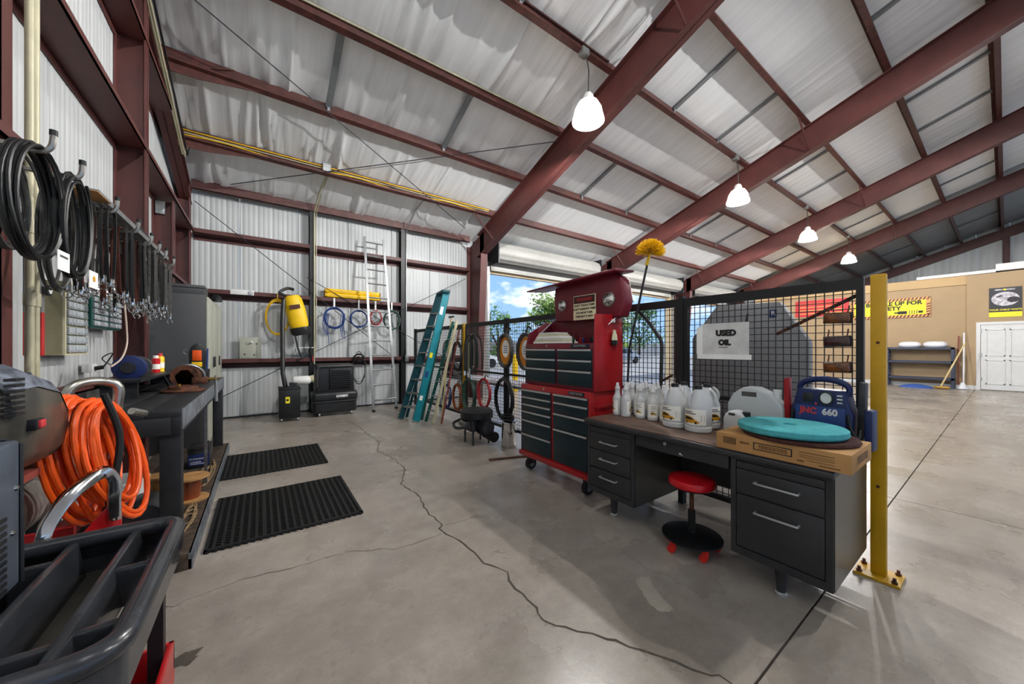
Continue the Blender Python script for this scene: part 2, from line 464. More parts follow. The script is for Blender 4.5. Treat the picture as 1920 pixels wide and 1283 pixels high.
MAIN = [(650, 790), (672, 800), (690, 815), (710, 828), (708, 845), (740, 862), (760, 880), (752, 908), (785, 930), (800, 960), (825, 980), (828, 998), (860, 1015), (890, 1035), (903, 1056), (950, 1075), (967, 1103), (1005, 1140), (1020, 1165), (1062, 1178), (1110, 1192), (1180, 1210), (1262, 1240), (1330, 1262), (1372, 1283)]
floor_line(MAIN, .008, .018, seed=3)
floor_line([(828, 1000), (790, 1016), (740, 1029), (648, 1036)], .004, .009, seed=4)
floor_line([(640, 1040), (560, 1062), (480, 1080), (400, 1105), (330, 1136), (268, 1147)], .003, .008, seed=5)
floor_line([(835, 985), (890, 972), (950, 955)], .002, .005, seed=6)
floor_line([(480, 817), (560, 811), (640, 808), (690, 815)], .008, .02, seed=7)
floor_line([(640, 862), (700, 850), (760, 842)], .004, .008, seed=8)
def blot(px, m, name, seed, z):
    rnd = random.Random(seed); P = [onZ(*p) for p in px]; c = sum(P, Vector()) / len(P); out = []
    for a, b in zip(P, P[1:] + P[:1]):
        for k in range(5):
            q = a.lerp(b, k / 5); q = c + (q - c) * rnd.uniform(.82, 1.1); out.append((q.x, q.y, z))
    MB().add(out, [tuple(range(len(out)))]).build(name, m, floor, smooth=False)
blot([(285, 1262), (320, 1240), (350, 1222), (378, 1215), (372, 1228), (335, 1250), (300, 1268)], 'stain', 'oil_stain', 2, .0011)
blot([(335, 1248), (360, 1228), (372, 1230), (352, 1250)], 'stain', 'oil_stain', 3, .0013)
blot([(1190, 1080), (1215, 1078), (1225, 1100), (1260, 1140), (1262, 1150), (1225, 1142), (1205, 1118)], 'pale_patch', 'worn_patch', 4, .0011)

# ---- corrugated panels
def panel_mesh(w, z0, z1, z1b=None, ribs=12):
    """w wide along +x, front face towards -y, top edge from z1 to z1b"""
    z1b = z1 if z1b is None else z1b
    pr = [(0, .012), (.008, 0)]
    for k in range(ribs):
        x = w * (k + .5) / ribs; d = .0018 if k % 3 else .0032
        pr += [(x - .01, 0), (x - .005, d), (x + .005, d), (x + .01, 0)]
    pr += [(w - .008, 0), (w, .012)]
    n = len(pr); vs = []
    for x, y in pr: vs += [(x, y, z0), (x, y, z1 + (z1b - z1) * x / w)]
    vs += [(0, .05, z0), (0, .05, z1), (w, .05, z0), (w, .05, z1b)]
    fs = [(2 * i, 2 * i + 2, 2 * i + 3, 2 * i + 1) for i in range(n - 1)]
    q = 2 * n; fs += [(q, q + 1, q + 3, q + 2), (0, 1, q + 1, q), (2 * n - 2, q + 2, q + 3, 2 * n - 1)]
    fs += [tuple([2 * i for i in range(n)] + [q + 2, q]), tuple([2 * i + 1 for i in range(n - 1, -1, -1)] + [q + 1, q + 3])]
    return MB().add(vs, fs)
wall_back = struct('wall_back')
PW = 1.0
x = WX - .1; k = 0; src = None
while x < 4.6:
    if src is None: src = panel_mesh(PW - .004, 0.02, 4.42).build('panel', 'wall_panel', wall_back, loc=(x, WY, 0))
    else: inst(src, parent=wall_back, loc=(x, WY, 0))
    x += PW
MB().box(4.64, 5.2, WY, WY + .05, .02, 4.5).build('panel', 'wall_panel', wall_back)
MB().box(WX, 4.6, WY - .03, WY, 0, .035).build('base_angle', 'dark_steel', wall_back)
def zgirt(mb, a, b, z, axis, wall, d=.2, h=.09, sgn=-1):
    """flat-laid channel girt: horizontal web with an inner and an outer lip"""
    t = .012; o = wall; i = wall + sgn * d
    lo, hi = min(o, i), max(o, i)
    def bb(p0, p1, z0, z1):
        if axis == 'x': mb.box(a, b, p0, p1, z0, z1)
        else: mb.box(p0, p1, a, b, z0, z1)
    bb(lo, hi, z, z + t)
    li = (lo, lo + t) if sgn < 0 else (hi - t, hi)
    bb(li[0], li[1], z - .0, z + h)
    lo2 = (hi - t, hi) if sgn < 0 else (lo, lo + t)
    bb(lo2[0], lo2[1], z - h, z)
    return mb
for z in (1.09, 2.42, 3.53):
    zgirt(MB(), -1.04, 4.74, z, 'x', WY - .002).build('girt', 'maroon', wall_back)
# eave strut
mb = MB().box(-1.05, 4.75, 8.69, 8.705, 4.34, 4.56); mb.box(-1.05, 4.75, 8.62, 8.7, 4.55, 4.57); mb.box(-1.05, 4.75, 8.69, 8.76, 4.34, 4.352); mb.build('eave_strut', 'eave_steel', wall_back)
# wind columns on the back wall (I sections)
def icol(mb, x, y, wx, dy, z0, z1, t=.012):
    """I column, web along y"""
    mb.box(x - t / 2, x + t / 2, y - dy / 2, y + dy / 2, z0, z1)
    for s_ in (-1, 1): mb.box(x - wx / 2, x + wx / 2, y + s_ * dy / 2 - t / 2, y + s_ * dy / 2 + t / 2, z0, z1)
    return mb
icol(MB(), .9, 8.78, .1, .16, 0, 4.34).build('column', 'black_metal', wall_back)
icol(MB(), 2.88, 8.78, .12, .16, 0, 4.34).build('column', 'black_metal', wall_back)
# conduits and yellow cable down the first wind column
MB().tube([(.93, 8.66, .95), (.93, 8.66, 4.3), (.98, 8.3, 4.62), (1.02, 7.62, 4.72)], .014, 8).build('conduit', 'conduit', wall_back)
MB().tube([(.97, 8.67, 1.3), (.97, 8.67, 4.3), (1.03, 8.3, 4.66), (1.06, 7.62, 4.78)], .01, 8).build('conduit', 'conduit', wall_back)
MB().tube([(.9, 8.66, 1.25), (.9, 8.66, 1.1)], .012, 8).build('conduit', 'red_cable', wall_back)
MB().tube([(2.94, 8.67, 1.2), (2.94, 8.67, 4.25), (2.97, 8.2, 4.65), (2.99, 7.6, 4.74)], .014, 8).build('conduit', 'galv', wall_back)
MB().box(2.9, 2.98, 8.6, 8.67, 1.05, 1.22).build('junction_box', 'galv', wall_back, bevel=.004)
# cross rods on the back wall
for a, b in ((( -1.0, 8.66, 4.1), (2.85, 8.66, 1.0)), ((-.9, 8.67, .3), (4.6, 8.67, 3.3)), ((.8, 8.67, 2.9), (4.6, 8.67, .8))):
    MB().tube([a, b], .008, 6).build('brace_rod', 'dark_steel', wall_back)

# ---- door bays of the side wall: header, jambs, rolled-up curtains
HEAD = 3.72
mb = MB().box(4.95, 20.9, WY, WY + .1, HEAD, 4.5); mb.build('lintel_panel', 'wall_panel', wall_back)
bays = list(zip(FRAMES, FRAMES[1:]))
for n_, (a, b) in enumerate(bays):
    d = struct('door_%d' % (n_ + 1))
    l, r = a + .62, b - .5
    MB().box(l - .02, r + .02, WY - .03, WY + .12, HEAD - .12, HEAD).build('header', 'tan_trim', d)
    MB().box(l - .02, r + .02, WY - .06, WY - .03, HEAD - .05, HEAD + .02).build('header_lip', 'tan_trim', d)
    MB().box(l - .42, l, WY - .1, WY + .1, 0, HEAD + .6).build('jamb', 'grey_jamb', d)
    MB().box(r, r + .22, WY - .03, WY + .12, 0, HEAD).build('jamb', 'tan_trim', d)
    MB().box(r + .22, r + .3, WY - .12, WY + .05, 0, HEAD + .3).build('guide', 'grey_jamb', d)
    MB().box(l - .1, l - .02, WY - .12, WY - .02, 0, HEAD + .3).build('guide', 'galv', d)
    # curtain roll: slatted drum
    n = 44; prof = []
    for i in range(n):
        ang = 2 * PI * i / n; rr = .27 + (.012 if i % 4 < 2 else 0)
        prof.append((l - .05, WY - .42 + rr * math.cos(ang), HEAD + .42 + rr * math.sin(ang)))
    MB().prism(prof, (r - l + .1, 0, 0)).build('curtain_roll', 'curtain', d, ang=12)
    mb = MB()
    for i in range(5):
        z = HEAD - .02 + i * .09; mb.box(l, r, WY - .16, WY - .145, z + .006, z + .086)
    mb.box(l, r, WY - .17, WY - .13, HEAD - .06, HEAD - .02)
    mb.build('curtain', 'curtain', d)
    for xx in (l - .09, r + .06):
        MB().box(xx, xx + .03, WY - .7, WY - .05, HEAD + .05, HEAD + .75).build('bracket_plate', 'dark_steel', d)
    MB().tube([(r + .12, WY - .3, HEAD + .3), (r + .12, WY - .3, 1.2)], .006, 6).build('hoist_chain', 'galv', d)
for xx in (20.9,):
    pm = panel_mesh(PW - .004, 0.02, 4.42)
    o = pm.build('panel', 'wall_panel', wall_back, loc=(xx, WY, 0))
    for k in range(1, 9): inst(o, parent=wall_back, loc=(xx + k * PW, WY, 0))

# ---- end wall on the left
wall_left = struct('wall_left')
y = WY + .1
while y > 1.2:
    za, zb = roofz(y, 4.38), roofz(y - PW, 4.38)
    # width runs towards -y, face towards +x
    o = panel_mesh(PW - .004, .02, za, zb).build('panel', 'wall_panel', wall_left)
    o.rotation_euler = (0, 0, R(-90)); o.location = (WX, y, 0)
    y -= PW
# panel front is -y locally; after -90 deg it looks to -x, so mirror the profile
for o in kids(wall_left): o.rotation_euler = (0, 0, R(90)); o.location.y -= PW
for o in kids(wall_left):
    me = o.data
    yl = o.location.y
    for v in me.vertices:
        if v.co.z > 1: v.co.z = roofz(yl + v.co.x, 4.38)
def hcol(y, z1, name='column', w=.2, d=.2, z0=0.0):
    """H column on the end wall, web across (along x)"""
    x0, x1 = WX + .003, WX + d; t = .014
    mb = MB().box(x0, x1, y - t / 2, y + t / 2, z0, z1)
    for xx in (x0, x1 - t): mb.box(xx, xx + t, y - w / 2, y + w / 2, z0, z1)
    return mb.build(name, 'maroon', wall_left)
hcol(5.42, roofz(5.42, 4.1), d=.24, w=.13); hcol(2.83, roofz(2.83, 4.1), d=.22, w=.2)
hcol(7.0, 3.5, d=.22, w=.16, z0=2.2); hcol(8.62, 4.35, d=.2, w=.18)
for z in (1.09, 2.42, 3.53, 4.7):
    a, b = (1.3, 5.5) if z < 1.2 else (1.3, 8.6) if z < 4 else (1.3, 7.6)
    zgirt(MB(), a, b, z, 'y', WX + .004, d=.24, h=.06, sgn=1).build('girt', 'maroon', wall_left)
# rake beam under the roof
def slope_beam(mb, X, w, off0, off1, y0, y1, t=.014):
    """I section running up the roof slope in a plane X = const"""
    for (a, b, ww) in ((off0, off0 + t, w), (off1 - t, off1, w), (off0, off1, t)):
        mb.hexa([(X - ww / 2, y0, roofz(y0, a)), (X + ww / 2, y0, roofz(y0, a)), (X + ww / 2, y1, roofz(y1, a)), (X - ww / 2, y1, roofz(y1, a)),
                 (X - ww / 2, y0, roofz(y0, b)), (X + ww / 2, y0, roofz(y0, b)), (X + ww / 2, y1, roofz(y1, b)), (X - ww / 2, y1, roofz(y1, b))])
    return mb
slope_beam(MB(), WX + .13, .16, 3.98, 4.24, 8.72, -2).build('rake_beam', 'maroon', wall_left)
MB().box(WX + .03, WX + .13, 6.95, 7.1, 3.3, 3.48).build('junction_box', 'galv', wall_left, bevel=.004)

# ---- ceiling: frames, purlins, insulation
ceiling = struct('ceiling')
for X in FRAMES:
    slope_beam(MB(), X, .2, 3.63, 4.24, 8.3, -4.2, .016).build('rafter', 'maroon', ceiling)
    mb = MB(); t = .016
    # tapered column: web + flanges
    zi = roofz(8.1, 3.63)
    mb.hexa([(X - t / 2, 8.36, 0), (X + t / 2, 8.36, 0), (X + t / 2, 8.86, 0), (X - t / 2, 8.86, 0), (X - t / 2, 8.1, zi), (X + t / 2, 8.1, zi), (X + t / 2, 8.86, zi), (X - t / 2, 8.86, zi)])
    mb.hexa([(X - .1, 8.345, 0), (X + .1, 8.345, 0), (X + .1, 8.36, 0), (X - .1, 8.36, 0), (X - .1, 8.085, zi), (X + .1, 8.085, zi), (X + .1, 8.1, zi), (X - .1, 8.1, zi)])
    mb.box(X - .1, X + .1, 8.86, 8.876, 0, roofz(8.86, 4.24))
    mb.hexa([(X - t / 2, 8.1, zi), (X + t / 2, 8.1, zi), (X + t / 2, 8.86, zi), (X - t / 2, 8.86, zi), (X - t / 2, 8.1, roofz(8.1, 4.24)), (X + t / 2, 8.1, roofz(8.1, 4.24)), (X + t / 2, 8.86, roofz(8.86, 4.24)), (X - t / 2, 8.86, roofz(8.86, 4.24))])
    mb.build('frame_column', 'maroon', ceiling)
    for Y in (7.58, 2.62, -1.1):
        for s_ in (-1, 1):
            MB().tube([(X + s_ * .62, Y, roofz(Y, 4.28)), (X + s_ * .05, Y - .05, roofz(Y - .05, 3.66))], .018, 6).build('flange_brace', 'maroon', ceiling)
slope_beam(MB(), ENDX - .1, .2, 3.75, 4.24, 8.7, -4.2).build('rafter', 'eave_steel', ceiling)
BX = [WX + .05] + FRAMES + [ENDX]
def zpurlin(x0, x1, Y, lap):
    t = .01; mb = MB()
    z = roofz(Y, 4.24); zt = z + .2; sk = .07 * SLOPE
    mb.box(x0, x1, Y - t / 2, Y + t / 2, z, zt)
    mb.hexa([(x0, Y, zt - t), (x1, Y, zt - t), (x1, Y + .075, zt - t - sk), (x0, Y + .075, zt - t - sk), (x0, Y, zt), (x1, Y, zt), (x1, Y + .075, zt - sk), (x0, Y + .075, zt - sk)])
    mb.hexa([(x0, Y - .075, z + sk), (x1, Y - .075, z + sk), (x1, Y, z), (x0, Y, z), (x0, Y - .075, z + sk + t), (x1, Y - .075, z + sk + t), (x1, Y, z + t), (x0, Y, z + t)])
    mb.box(x0, x1, Y - .08, Y - .07, z + sk, z + sk + .03)
    if lap: # gusset that deepens the purlin at the rake
        mb.prism([(x0, Y - .02, z + .02), (x0 + .45, Y - .02, z + .02), (x0 + .9, Y - .02, z + .19), (x0, Y - .02, z + .19)], (0, -.01, 0))
        mb.prism([(x0, Y - .01, z - .11), (x0 + .5, Y - .01, z - .1), (x0 + 1.3, Y - .01, z + .02), (x0, Y - .01, z + .04)], (0, -.012, 0))
    return mb
for i in range(len(BX) - 1):
    for Y in PURL:
        zpurlin(BX[i], BX[i + 1], Y, i == 0).build('purlin', 'maroon_purlin' if i < 4 else 'eave_steel', ceiling)
# insulation between purlins: one draped sheet to every bay, with soft folds running up the slope
rows = [8.95] + PURL[::-1] + [-4.4]
for i in range(len(BX) - 1):
    for j in range(len(rows) - 1):
        ya, yb = rows[j], rows[j + 1]; x0, x1 = BX[i] + .0, BX[i + 1]
        rnd = random.Random(i * 40 + j); near = (i == 0)
        nx, ny = (240, 4) if near else (150, 3) if i < 3 else (60, 2)
        if near: folds = [(rnd.uniform(x0, x1), rnd.uniform(.018, .06), rnd.choice((1, 1, -.6)) * rnd.uniform(.015, .055), rnd.uniform(-.35, .35)) for _ in range(46)]
        else: folds = [(x0 + .3 * q + rnd.uniform(-.05, .05), rnd.uniform(.02, .05), rnd.uniform(.005, .018), rnd.uniform(-.04, .04)) for q in range(int((x1 - x0) / .3))]
        prof = []
        vs = []
        for b in range(ny + 1):
            f = b / ny; Y = ya + (yb - ya) * f; sag = .035 * math.sin(PI * f) * (1 if near else .35); env = math.sin(PI * f) ** .5 if 0 < f < 1 else .35
            H = [0.0] * (nx + 1); dx_ = (x1 - x0) / nx
            for fx, fw_, fa, sk in folds:
                cx = fx + sk * (f - .5); k0 = max(0, int((cx - 3 * fw_ - x0) / dx_)); k1 = min(nx, int((cx + 3 * fw_ - x0) / dx_) + 1)
                for k in range(k0, k1 + 1): H[k] += fa * math.exp(-abs(x0 + k * dx_ - cx) / fw_ * 1.4)
            for k in range(nx + 1):
                X = x0 + k * dx_; h = H[k]
                if i == 4: h = .02 * (1 if int(X / .15) % 2 else 0); sag = 0
                vs.append((X, Y, roofz(Y, 4.452) - sag - h * env))
        fs = [(b * (nx + 1) + a, b * (nx + 1) + a + 1, (b + 1) * (nx + 1) + a + 1, (b + 1) * (nx + 1) + a) for b in range(ny) for a in range(nx)]
        q = len(vs); vs2 = [(x0, ya, roofz(ya, 4.6)), (x1, ya, roofz(ya, 4.6)), (x1, yb, roofz(yb, 4.6)), (x0, yb, roofz(yb, 4.6))]
        mb = MB().add(vs, fs); mb.add(vs2, [(0, 1, 2, 3)])
        mb.build('insulation_sheet' if i < 4 else 'roof_sheet', 'insulation' if near else 'insulation_smooth' if i < 4 else 'bare_roof', ceiling, ang=60)
# grey straps between purlins, in every second row
for X in (.88, 2.87, 6.7, 8.52, 12.05, 13.9, 17.4, 19.2, 23.5, 26.5):
    for j in (5, 3, 1, -1):
        ya = .14 + 1.24 * j; yb = ya - 1.24
        a, b = ya - .03, yb + .05; w = .045; z0 = 4.36 if X < 4 else 4.40
        mb = MB().hexa([(X - w, b, roofz(b, z0)), (X + w, b, roofz(b, z0)), (X + w, a, roofz(a, z0)), (X - w, a, roofz(a, z0)), (X - w, b, roofz(b, z0 + .03)), (X + w, b, roofz(b, z0 + .03)), (X + w, a, roofz(a, z0 + .03)), (X - w, a, roofz(a, z0 + .03))])
        mb.box(X - .02, X + .02, a - .01, a + .05, roofz(a, 4.26), roofz(a, z0 + .02))
        mb.build('strap', 'strap_grey', ceiling)
# rods of the roof bracing, cables on the purlins
def rp(x, y, off): return onroof(x, y, off)
for a, b in ((rp(330, -30, 4.2), rp(872, 428, 4.2)), (rp(432, 346, 4.2), rp(1045, 265, 4.2))):
    MB().tube([a, b], .008, 6).build('brace_rod', 'dark_steel', ceiling)
Yp = 7.58
for k, (dz, m) in enumerate(((.12, 'conduit'), (.07, 'yellow_cable'), (.15, 'yellow_cable'))):
    P = [(x_, Yp - .03 - .012 * k, roofz(Yp, 4.24) + dz - (.03 * math.sin(3 * x_) if k == 1 else 0)) for x_ in [WX + .2 + .3 * i for i in range(20)]]
    MB().tube(P, .011, 6).build('cable_run', m, ceiling)
MB().box(.95, 1.08, Yp - .1, Yp - .03, roofz(Yp, 4.3), roofz(Yp, 4.45)).build('junction_box', 'galv', ceiling)
for Yq, m in ((5.1, 'conduit'), (3.86, 'maroon_purlin')):
    MB().tube([(x_, Yq - .03, roofz(Yq, 4.42)) for x_ in (WX + .1, 2, 4.7)], .016, 6).build('cable_run', m, ceiling)
for k in range(3):
    P = [(WX + .24 + .03 * k, Y, roofz(Y, 3.96) - .03 * (k == 1)) for Y in (2.5, 4, 5, 6, 7, 7.5)] + [(WX + .3, 7.6, roofz(7.6, 4.15))]
    MB().tube(P, .012, 6).build('cable_run', ('conduit', 'conduit', 'black_hose')[k], ceiling)

# ---- the other half of the hall, out of view: roof slope and end wall that keep the sun out
MB().hexa([(-1.6, -4.4, roofz(-4.4, 4.45)), (31, -4.4, roofz(-4.4, 4.45)), (31, -17.5, roofz(8.7, 4.45)), (-1.6, -17.5, roofz(8.7, 4.45)), (-1.6, -4.4, roofz(-4.4, 4.6)), (31, -4.4, roofz(-4.4, 4.6)), (31, -17.5, roofz(8.7, 4.6)), (-1.6, -17.5, roofz(8.7, 4.6))]).build('roof_slope', 'insulation_smooth', ceiling)
MB().prism([(-1.35, 1.1, 0), (-1.35, 1.1, roofz(1.1, 4.4)), (-1.35, -4.4, roofz(-4.4, 4.4)), (-1.35, -17.5, 4.4), (-1.35, -17.5, 3.8), (-1.35, -3, 3.8), (-1.35, -3, 0)], (.09, 0, 0)).build('gable_sheet', 'wall_panel', wall_left)
MB().box(-1.6, 31, -18, -12, -.3, -.002).build('slab', 'concrete', floor)

# ---- far tan room inside the hall
TX = 19.6
wall_far = struct('wall_far')
MB().box(TX, TX + .12, .78, 7.1, 0, 3.55).build('board', 'tan_wall', wall_far)
MB().box(TX - .05, TX + .12, .78, 7.1, 3.55, 3.86).build('fascia', 'tan_light', wall_far)
MB().box(TX - .12, TX + .12, -3.2, .78, 0, 3.84).build('board', 'tan_wall', wall_far)
MB().box(TX, TX + 4, 7.0, 7.1, 0, 3.86).build('board', 'tan_wall', wall_far)
MB().box(TX - .03, TX, .78, 7.1, 0, .13).build('baseboard', 'white_paint', wall_far)
MB().box(TX - .15, TX - .12, .56, .78, 0, .13).build('baseboard', 'white_paint', wall_far)
MB().box(TX - .1, TX + 1.5, .2, 1.9, 3.86, 3.96).build('ledge', 'white_paint', wall_far)
MB().box(TX - .1, TX + 1.5, -3, .2, 3.9, 4.12).build('ledge', 'white_paint', wall_far)
MB().box(TX, TX + 4, -3.2, 7.1, 3.80, 3.86).build('roof_deck', 'tan_trim', wall_far)
# end wall of the hall
wall_right = struct('wall_right')
y = WY; k = 0
while y > -4:
    pm = panel_mesh(PW - .004, .02, roofz(y - PW, 4.44), roofz(y - PW, 4.44), ribs=4).build('panel', 'wall_panel', wall_right)
    pm.rotation_euler = (0, 0, R(-90)); pm.location = (ENDX, y, 0)
    y -= PW
for Y in (.0, 4.4): icol(MB(), ENDX - .15, Y, .25, .2, 0, roofz(Y, 3.8)).build('column', 'eave_steel', wall_right)
for Z in (3.6, 4.9): MB().box(ENDX - .2, ENDX - .02, -4, 8.6, Z, Z + .09).build('girt', 'eave_steel', wall_right)
# white door with frame
d = struct('door_9')
MB().box(TX - .17, TX - .12, .5, .585, 0, 2.24).build('door_frame', 'white_paint', d)
MB().box(TX - .17, TX - .12, -.62, -.54, 0, 2.24).build('door_frame', 'white_paint', d)
MB().box(TX - .17, TX - .12, -.54, .5, 2.15, 2.24).build('door_frame', 'white_paint', d)
leaf = MB().box(TX - .155, TX - .115, -.53, .49, .02, 2.14).build('door_leaf', 'white_paint', d)
for (y0, y1) in ((-.44, -.06), (.02, .4)):
    for (z0, z1) in ((.2, 1.0), (1.12, 2.0)):
        mb = MB()
        for (a, b, c, e) in ((y0, y1, z0, z0 + .03), (y0, y1, z1 - .03, z1), (y0, y0 + .03, z0, z1), (y1 - .03, y1, z0, z1)):
            mb.box(TX - .175, TX - .155, a, b, c, e)
        mb.build('panel_moulding', 'white_paint', d)
for z in (.3, 1.1, 1.9): MB().box(TX - .18, TX - .155, .47, .5, z, z + .12).build('hinge', 'galv', d)
MB().lathe([(0, 0), (.03, .01), (.03, .05), (0, .06)], (TX - .23, -.46, 1.0), 10, 'x').build('knob', 'galv', d)

# ---- outside: ground, wall, trees, parked vehicles
MB().box(-30, 60, 9.05, 70, -.4, -.05).build('ground', 'asphalt', kind='structure')
def tree(loc, h, r, seed, label, m='leaf', cnt=1500, low=.12):
    t = thing('tree', label, 'tree', loc, group='trees beyond the yard'); rnd = random.Random(seed)
    mb = MB(); mb.tube([(0, 0, 0), (.1, .05, h * .3), (0, .1, h * .62)], [.16, .12, .05], 7)
    for k in range(5):
        a = rnd.uniform(0, 6.3); mb.tube([(0.05, .05, h * .3), (math.cos(a) * r * .3, math.sin(a) * r * .3, h * .5), (math.cos(a) * r * .6, math.sin(a) * r * .6, h * .68)], [.07, .05, .02], 5)
    mb.build('trunk', 'bark', t)
    lf = MB(); cl = []
    for k in range(22):
        a, e = rnd.uniform(0, 6.3), rnd.uniform(low, 1); rr = r * math.sqrt(rnd.random()) * (1 - .55 * abs(e - .5))
        cl.append((Vector((math.cos(a) * rr, math.sin(a) * rr, h * e)), rnd.uniform(.3, .55) * r))
    for k in range(cnt):
        c, cr_ = rnd.choice(cl); dd = Vector((rnd.gauss(0, 1), rnd.gauss(0, 1), rnd.gauss(0, .8))); p = c + dd.normalized() * cr_ * rnd.random() ** .4
        if p.z < .15: p.z = .15
        s_ = rnd.uniform(.12, .25); a = Vector((rnd.gauss(0, 1), rnd.gauss(0, 1), rnd.gauss(0, 1))).normalized(); b = a.orthogonal().normalized()
        lf.add([p - a * s_, p + b * s_ * .5, p + a * s_, p - b * s_ * .5], [(0, 1, 2, 3)])
    o = lf.build('foliage', m, t, smooth=False); o['kind'] = 'stuff'
    return t
tree((8.6, 28, -.05), 5.2, 2.1, 1, 'round leafy tree seen through the nearer roll-up doorway', 'leaf')
tree((13.6, 28, -.05), 4.2, 2.0, 2, 'low bushy tree beside the round one beyond the doorway', 'leaf_light')
tree((23.5, 27, -.05), 6.6, 2.3, 3, 'bright green tree behind the cobweb brush pole', 'leaf_light', 4200)
tree((29.3, 28, -.05), 6.0, 2.2, 4, 'green tree left of the grey post seen through the mesh', 'leaf', 2000)
tree((34.6, 28, -.05), 7.4, 2.3, 5, 'tall green tree showing above the tank left shoulder', 'leaf_light', 2200)
tree((40.5, 28, -.05), 7.0, 2.6, 6, 'dark green tree above the used oil sheet', 'leaf', 2000)
tree((18.3, 28, -.05), 5.0, 2.0, 7, 'leafy tree mostly hidden by the red tool chest', 'leaf', 1200)
yw = struct('wall_yard')
MB().box(-10, 60, 35, 35.2, -.05, 2.1).build('yard_wall', 'galv_wall', yw)
for k in range(14): MB().box(-10 + 5 * k, -9.7 + 5 * k, 34.9, 35, -.05, 2.2).build('pier', 'galv_wall', yw)
def vehicle(loc, rz, label, m, van):
    t = thing('parked_van' if van else 'parked_car', label, 'van' if van else 'car', loc, rz)
    if van: pr = [(-2.4, .35), (2.4, .35), (2.5, .9), (1.9, 1.15), (1.3, 2.1), (-2.4, 2.15)]
    else: pr = [(-2.1, .3), (2.1, .3), (2.15, .75), (1.2, .92), (.55, 1.42), (-1.1, 1.45), (-1.75, .98), (-2.15, .85)]
    MB().prism([(x_, -.9, z_) for x_, z_ in pr], (0, 1.8, 0)).build('body', m, t, bevel=.06)
    if van: wins = [[(.3, 1.2), (1.6, 1.2), (1.2, 1.9), (.3, 1.9)], [(-1.0, 1.2), (.1, 1.2), (.1, 1.9), (-1.0, 1.9)], [(-2.2, 1.2), (-1.2, 1.2), (-1.2, 1.9), (-2.2, 1.9)]]
    else: wins = [[(.05, .95), (.95, .95), (.5, 1.33), (.05, 1.35)], [(-1.4, .98), (-.05, .95), (-.05, 1.35), (-1.0, 1.36)]]
    for w_ in wins:
        for yy in (-.915, .895): MB().prism([(x_, yy, z_) for x_, z_ in w_], (0, .02, 0)).build('window', 'car_glass', t)
    for xx in (-1.4, 1.4):
        for yy in (-.92, .72): MB().cyl((xx, yy, .33), (xx, yy + .2, .33), .33, n=18).build('wheel', 'tire', t)
    return t
vehicle((19.5, 19.5, -.05), R(5), 'white parked van outside the doorway behind the brush pole', 'car_white', True)
vehicle((26.5, 20.5, -.05), R(2), 'grey parked car outside beyond the second doorway', 'car_grey', False)
vehicle((12.2, 22.5, -.05), R(-4), 'white parked car outside the first doorway', 'car_white', False)
def bollard(x_, y_, label):
    t = thing('bollard', label, 'bollard', (x_, y_, -.05))
    MB().cyl((0, 0, 0), (0, 0, 1.15), .1, n=16).build('post', 'yellow_bright', t); MB().lathe([(.1, 1.15), (.09, 1.2), (.05, 1.24), (0, 1.25)], n=16).build('cap', 'yellow_bright', t)
p = onY(1251, 650, 9.3); bollard(p.x, 9.3, 'yellow bollard outside by the tan door jamb')
p = onY(966, 700, 9.35); bollard(p.x, 9.35, 'yellow bollard outside behind the hanging cables')

# ---- hanging high-bay lamps
def lamp(X, label, Y=3.78, z=5.17):
    t = thing('pendant_lamp', label, 'lamp', (X, Y, z), group='high-bay lamps hanging in a row')
    MB().lathe([(.235, -.25), (.245, -.25), (.235, -.2), (.205, -.06), (.15, .04), (.09, .08), (.085, .08), (.14, .03), (.195, -.06), (.225, -.2)], n=28).build('shade', 'lamp_glass', t)
    MB().lathe([(.07, .06), (.085, .06), (.08, .15), (.05, .19), (0, .19)], n=16).build('ballast_housing', 'white_plastic', t)
    MB().lathe([(0, -.14), (.05, -.12), (.065, -.05), (.045, .03), (.04, .07)], n=14).build('bulb', 'bulb', t)
    zz = roofz(Y + .08, 4.24) - z
    MB().tube([(0, 0, .19), (.015, 0, .36 + (zz - .36) * .4), (-.015, 0, .36 + (zz - .36) * .7), (0, .05, zz)], .011, 6).build('cord', 'grey_hose', t)
    MB().box(-.14, .0, -.03, .09, zz - .04, zz + .06).build('junction_box', 'galv', t, bevel=.005)
    ld = bpy.data.lights.new('lamp_light', 'POINT'); ld.energy = LAMP_WATTS; ld.shadow_soft_size = .07; ld.color = (1, .985, .96)
    lo = bpy.data.objects.new('lamp_light', ld); COL.objects.link(lo); lo.parent = t; lo.location = (0, 0, -.225)
    return t
lamp(4.15, 'nearest white glass pendant lamp beside the first rafter')
lamp(9.43, 'second pendant lamp in the row, against the second rafter')
lamp(14.6, 'third pendant lamp in the row')
lamp(19.8, 'farthest and smallest pendant lamp in the row')
for k, X_ in enumerate((1.2, 6.6, 12.0)):  # extra lamps out of view, added to brighten the hall
    lamp(X_, ('added unseen pendant lamp near the ridge, closest to the left wall', 'middle added unseen pendant lamp near the ridge', 'added unseen pendant lamp near the ridge, farthest from left wall')[k], -1.18, 6.6)
# ================================================================== RIGHT SIDE: fence, desk, tool chest
def base_of(p):
    o = Vector((0, 0, 0))
    while p is not None: o += p.location; p = p.parent
    return o
def BW(mb, name, m, parent, **k):
    """build from coordinates of the room under a thing that stands unturned in the room"""
    o = base_of(parent); mb.v = [(x - o.x, y - o.y, z - o.z) for x, y, z in mb.v]
    return mb.build(name, m, parent, **k)
def TW(s, size, org, right, up, m, parent, **k):
    o = base_of(parent); return text(s, size, Vector(org) - o, right, up, m, parent, **k)
LEFTW, UP = (0, -1, 0), (0, 0, 1)          # reading direction on faces that look towards -X

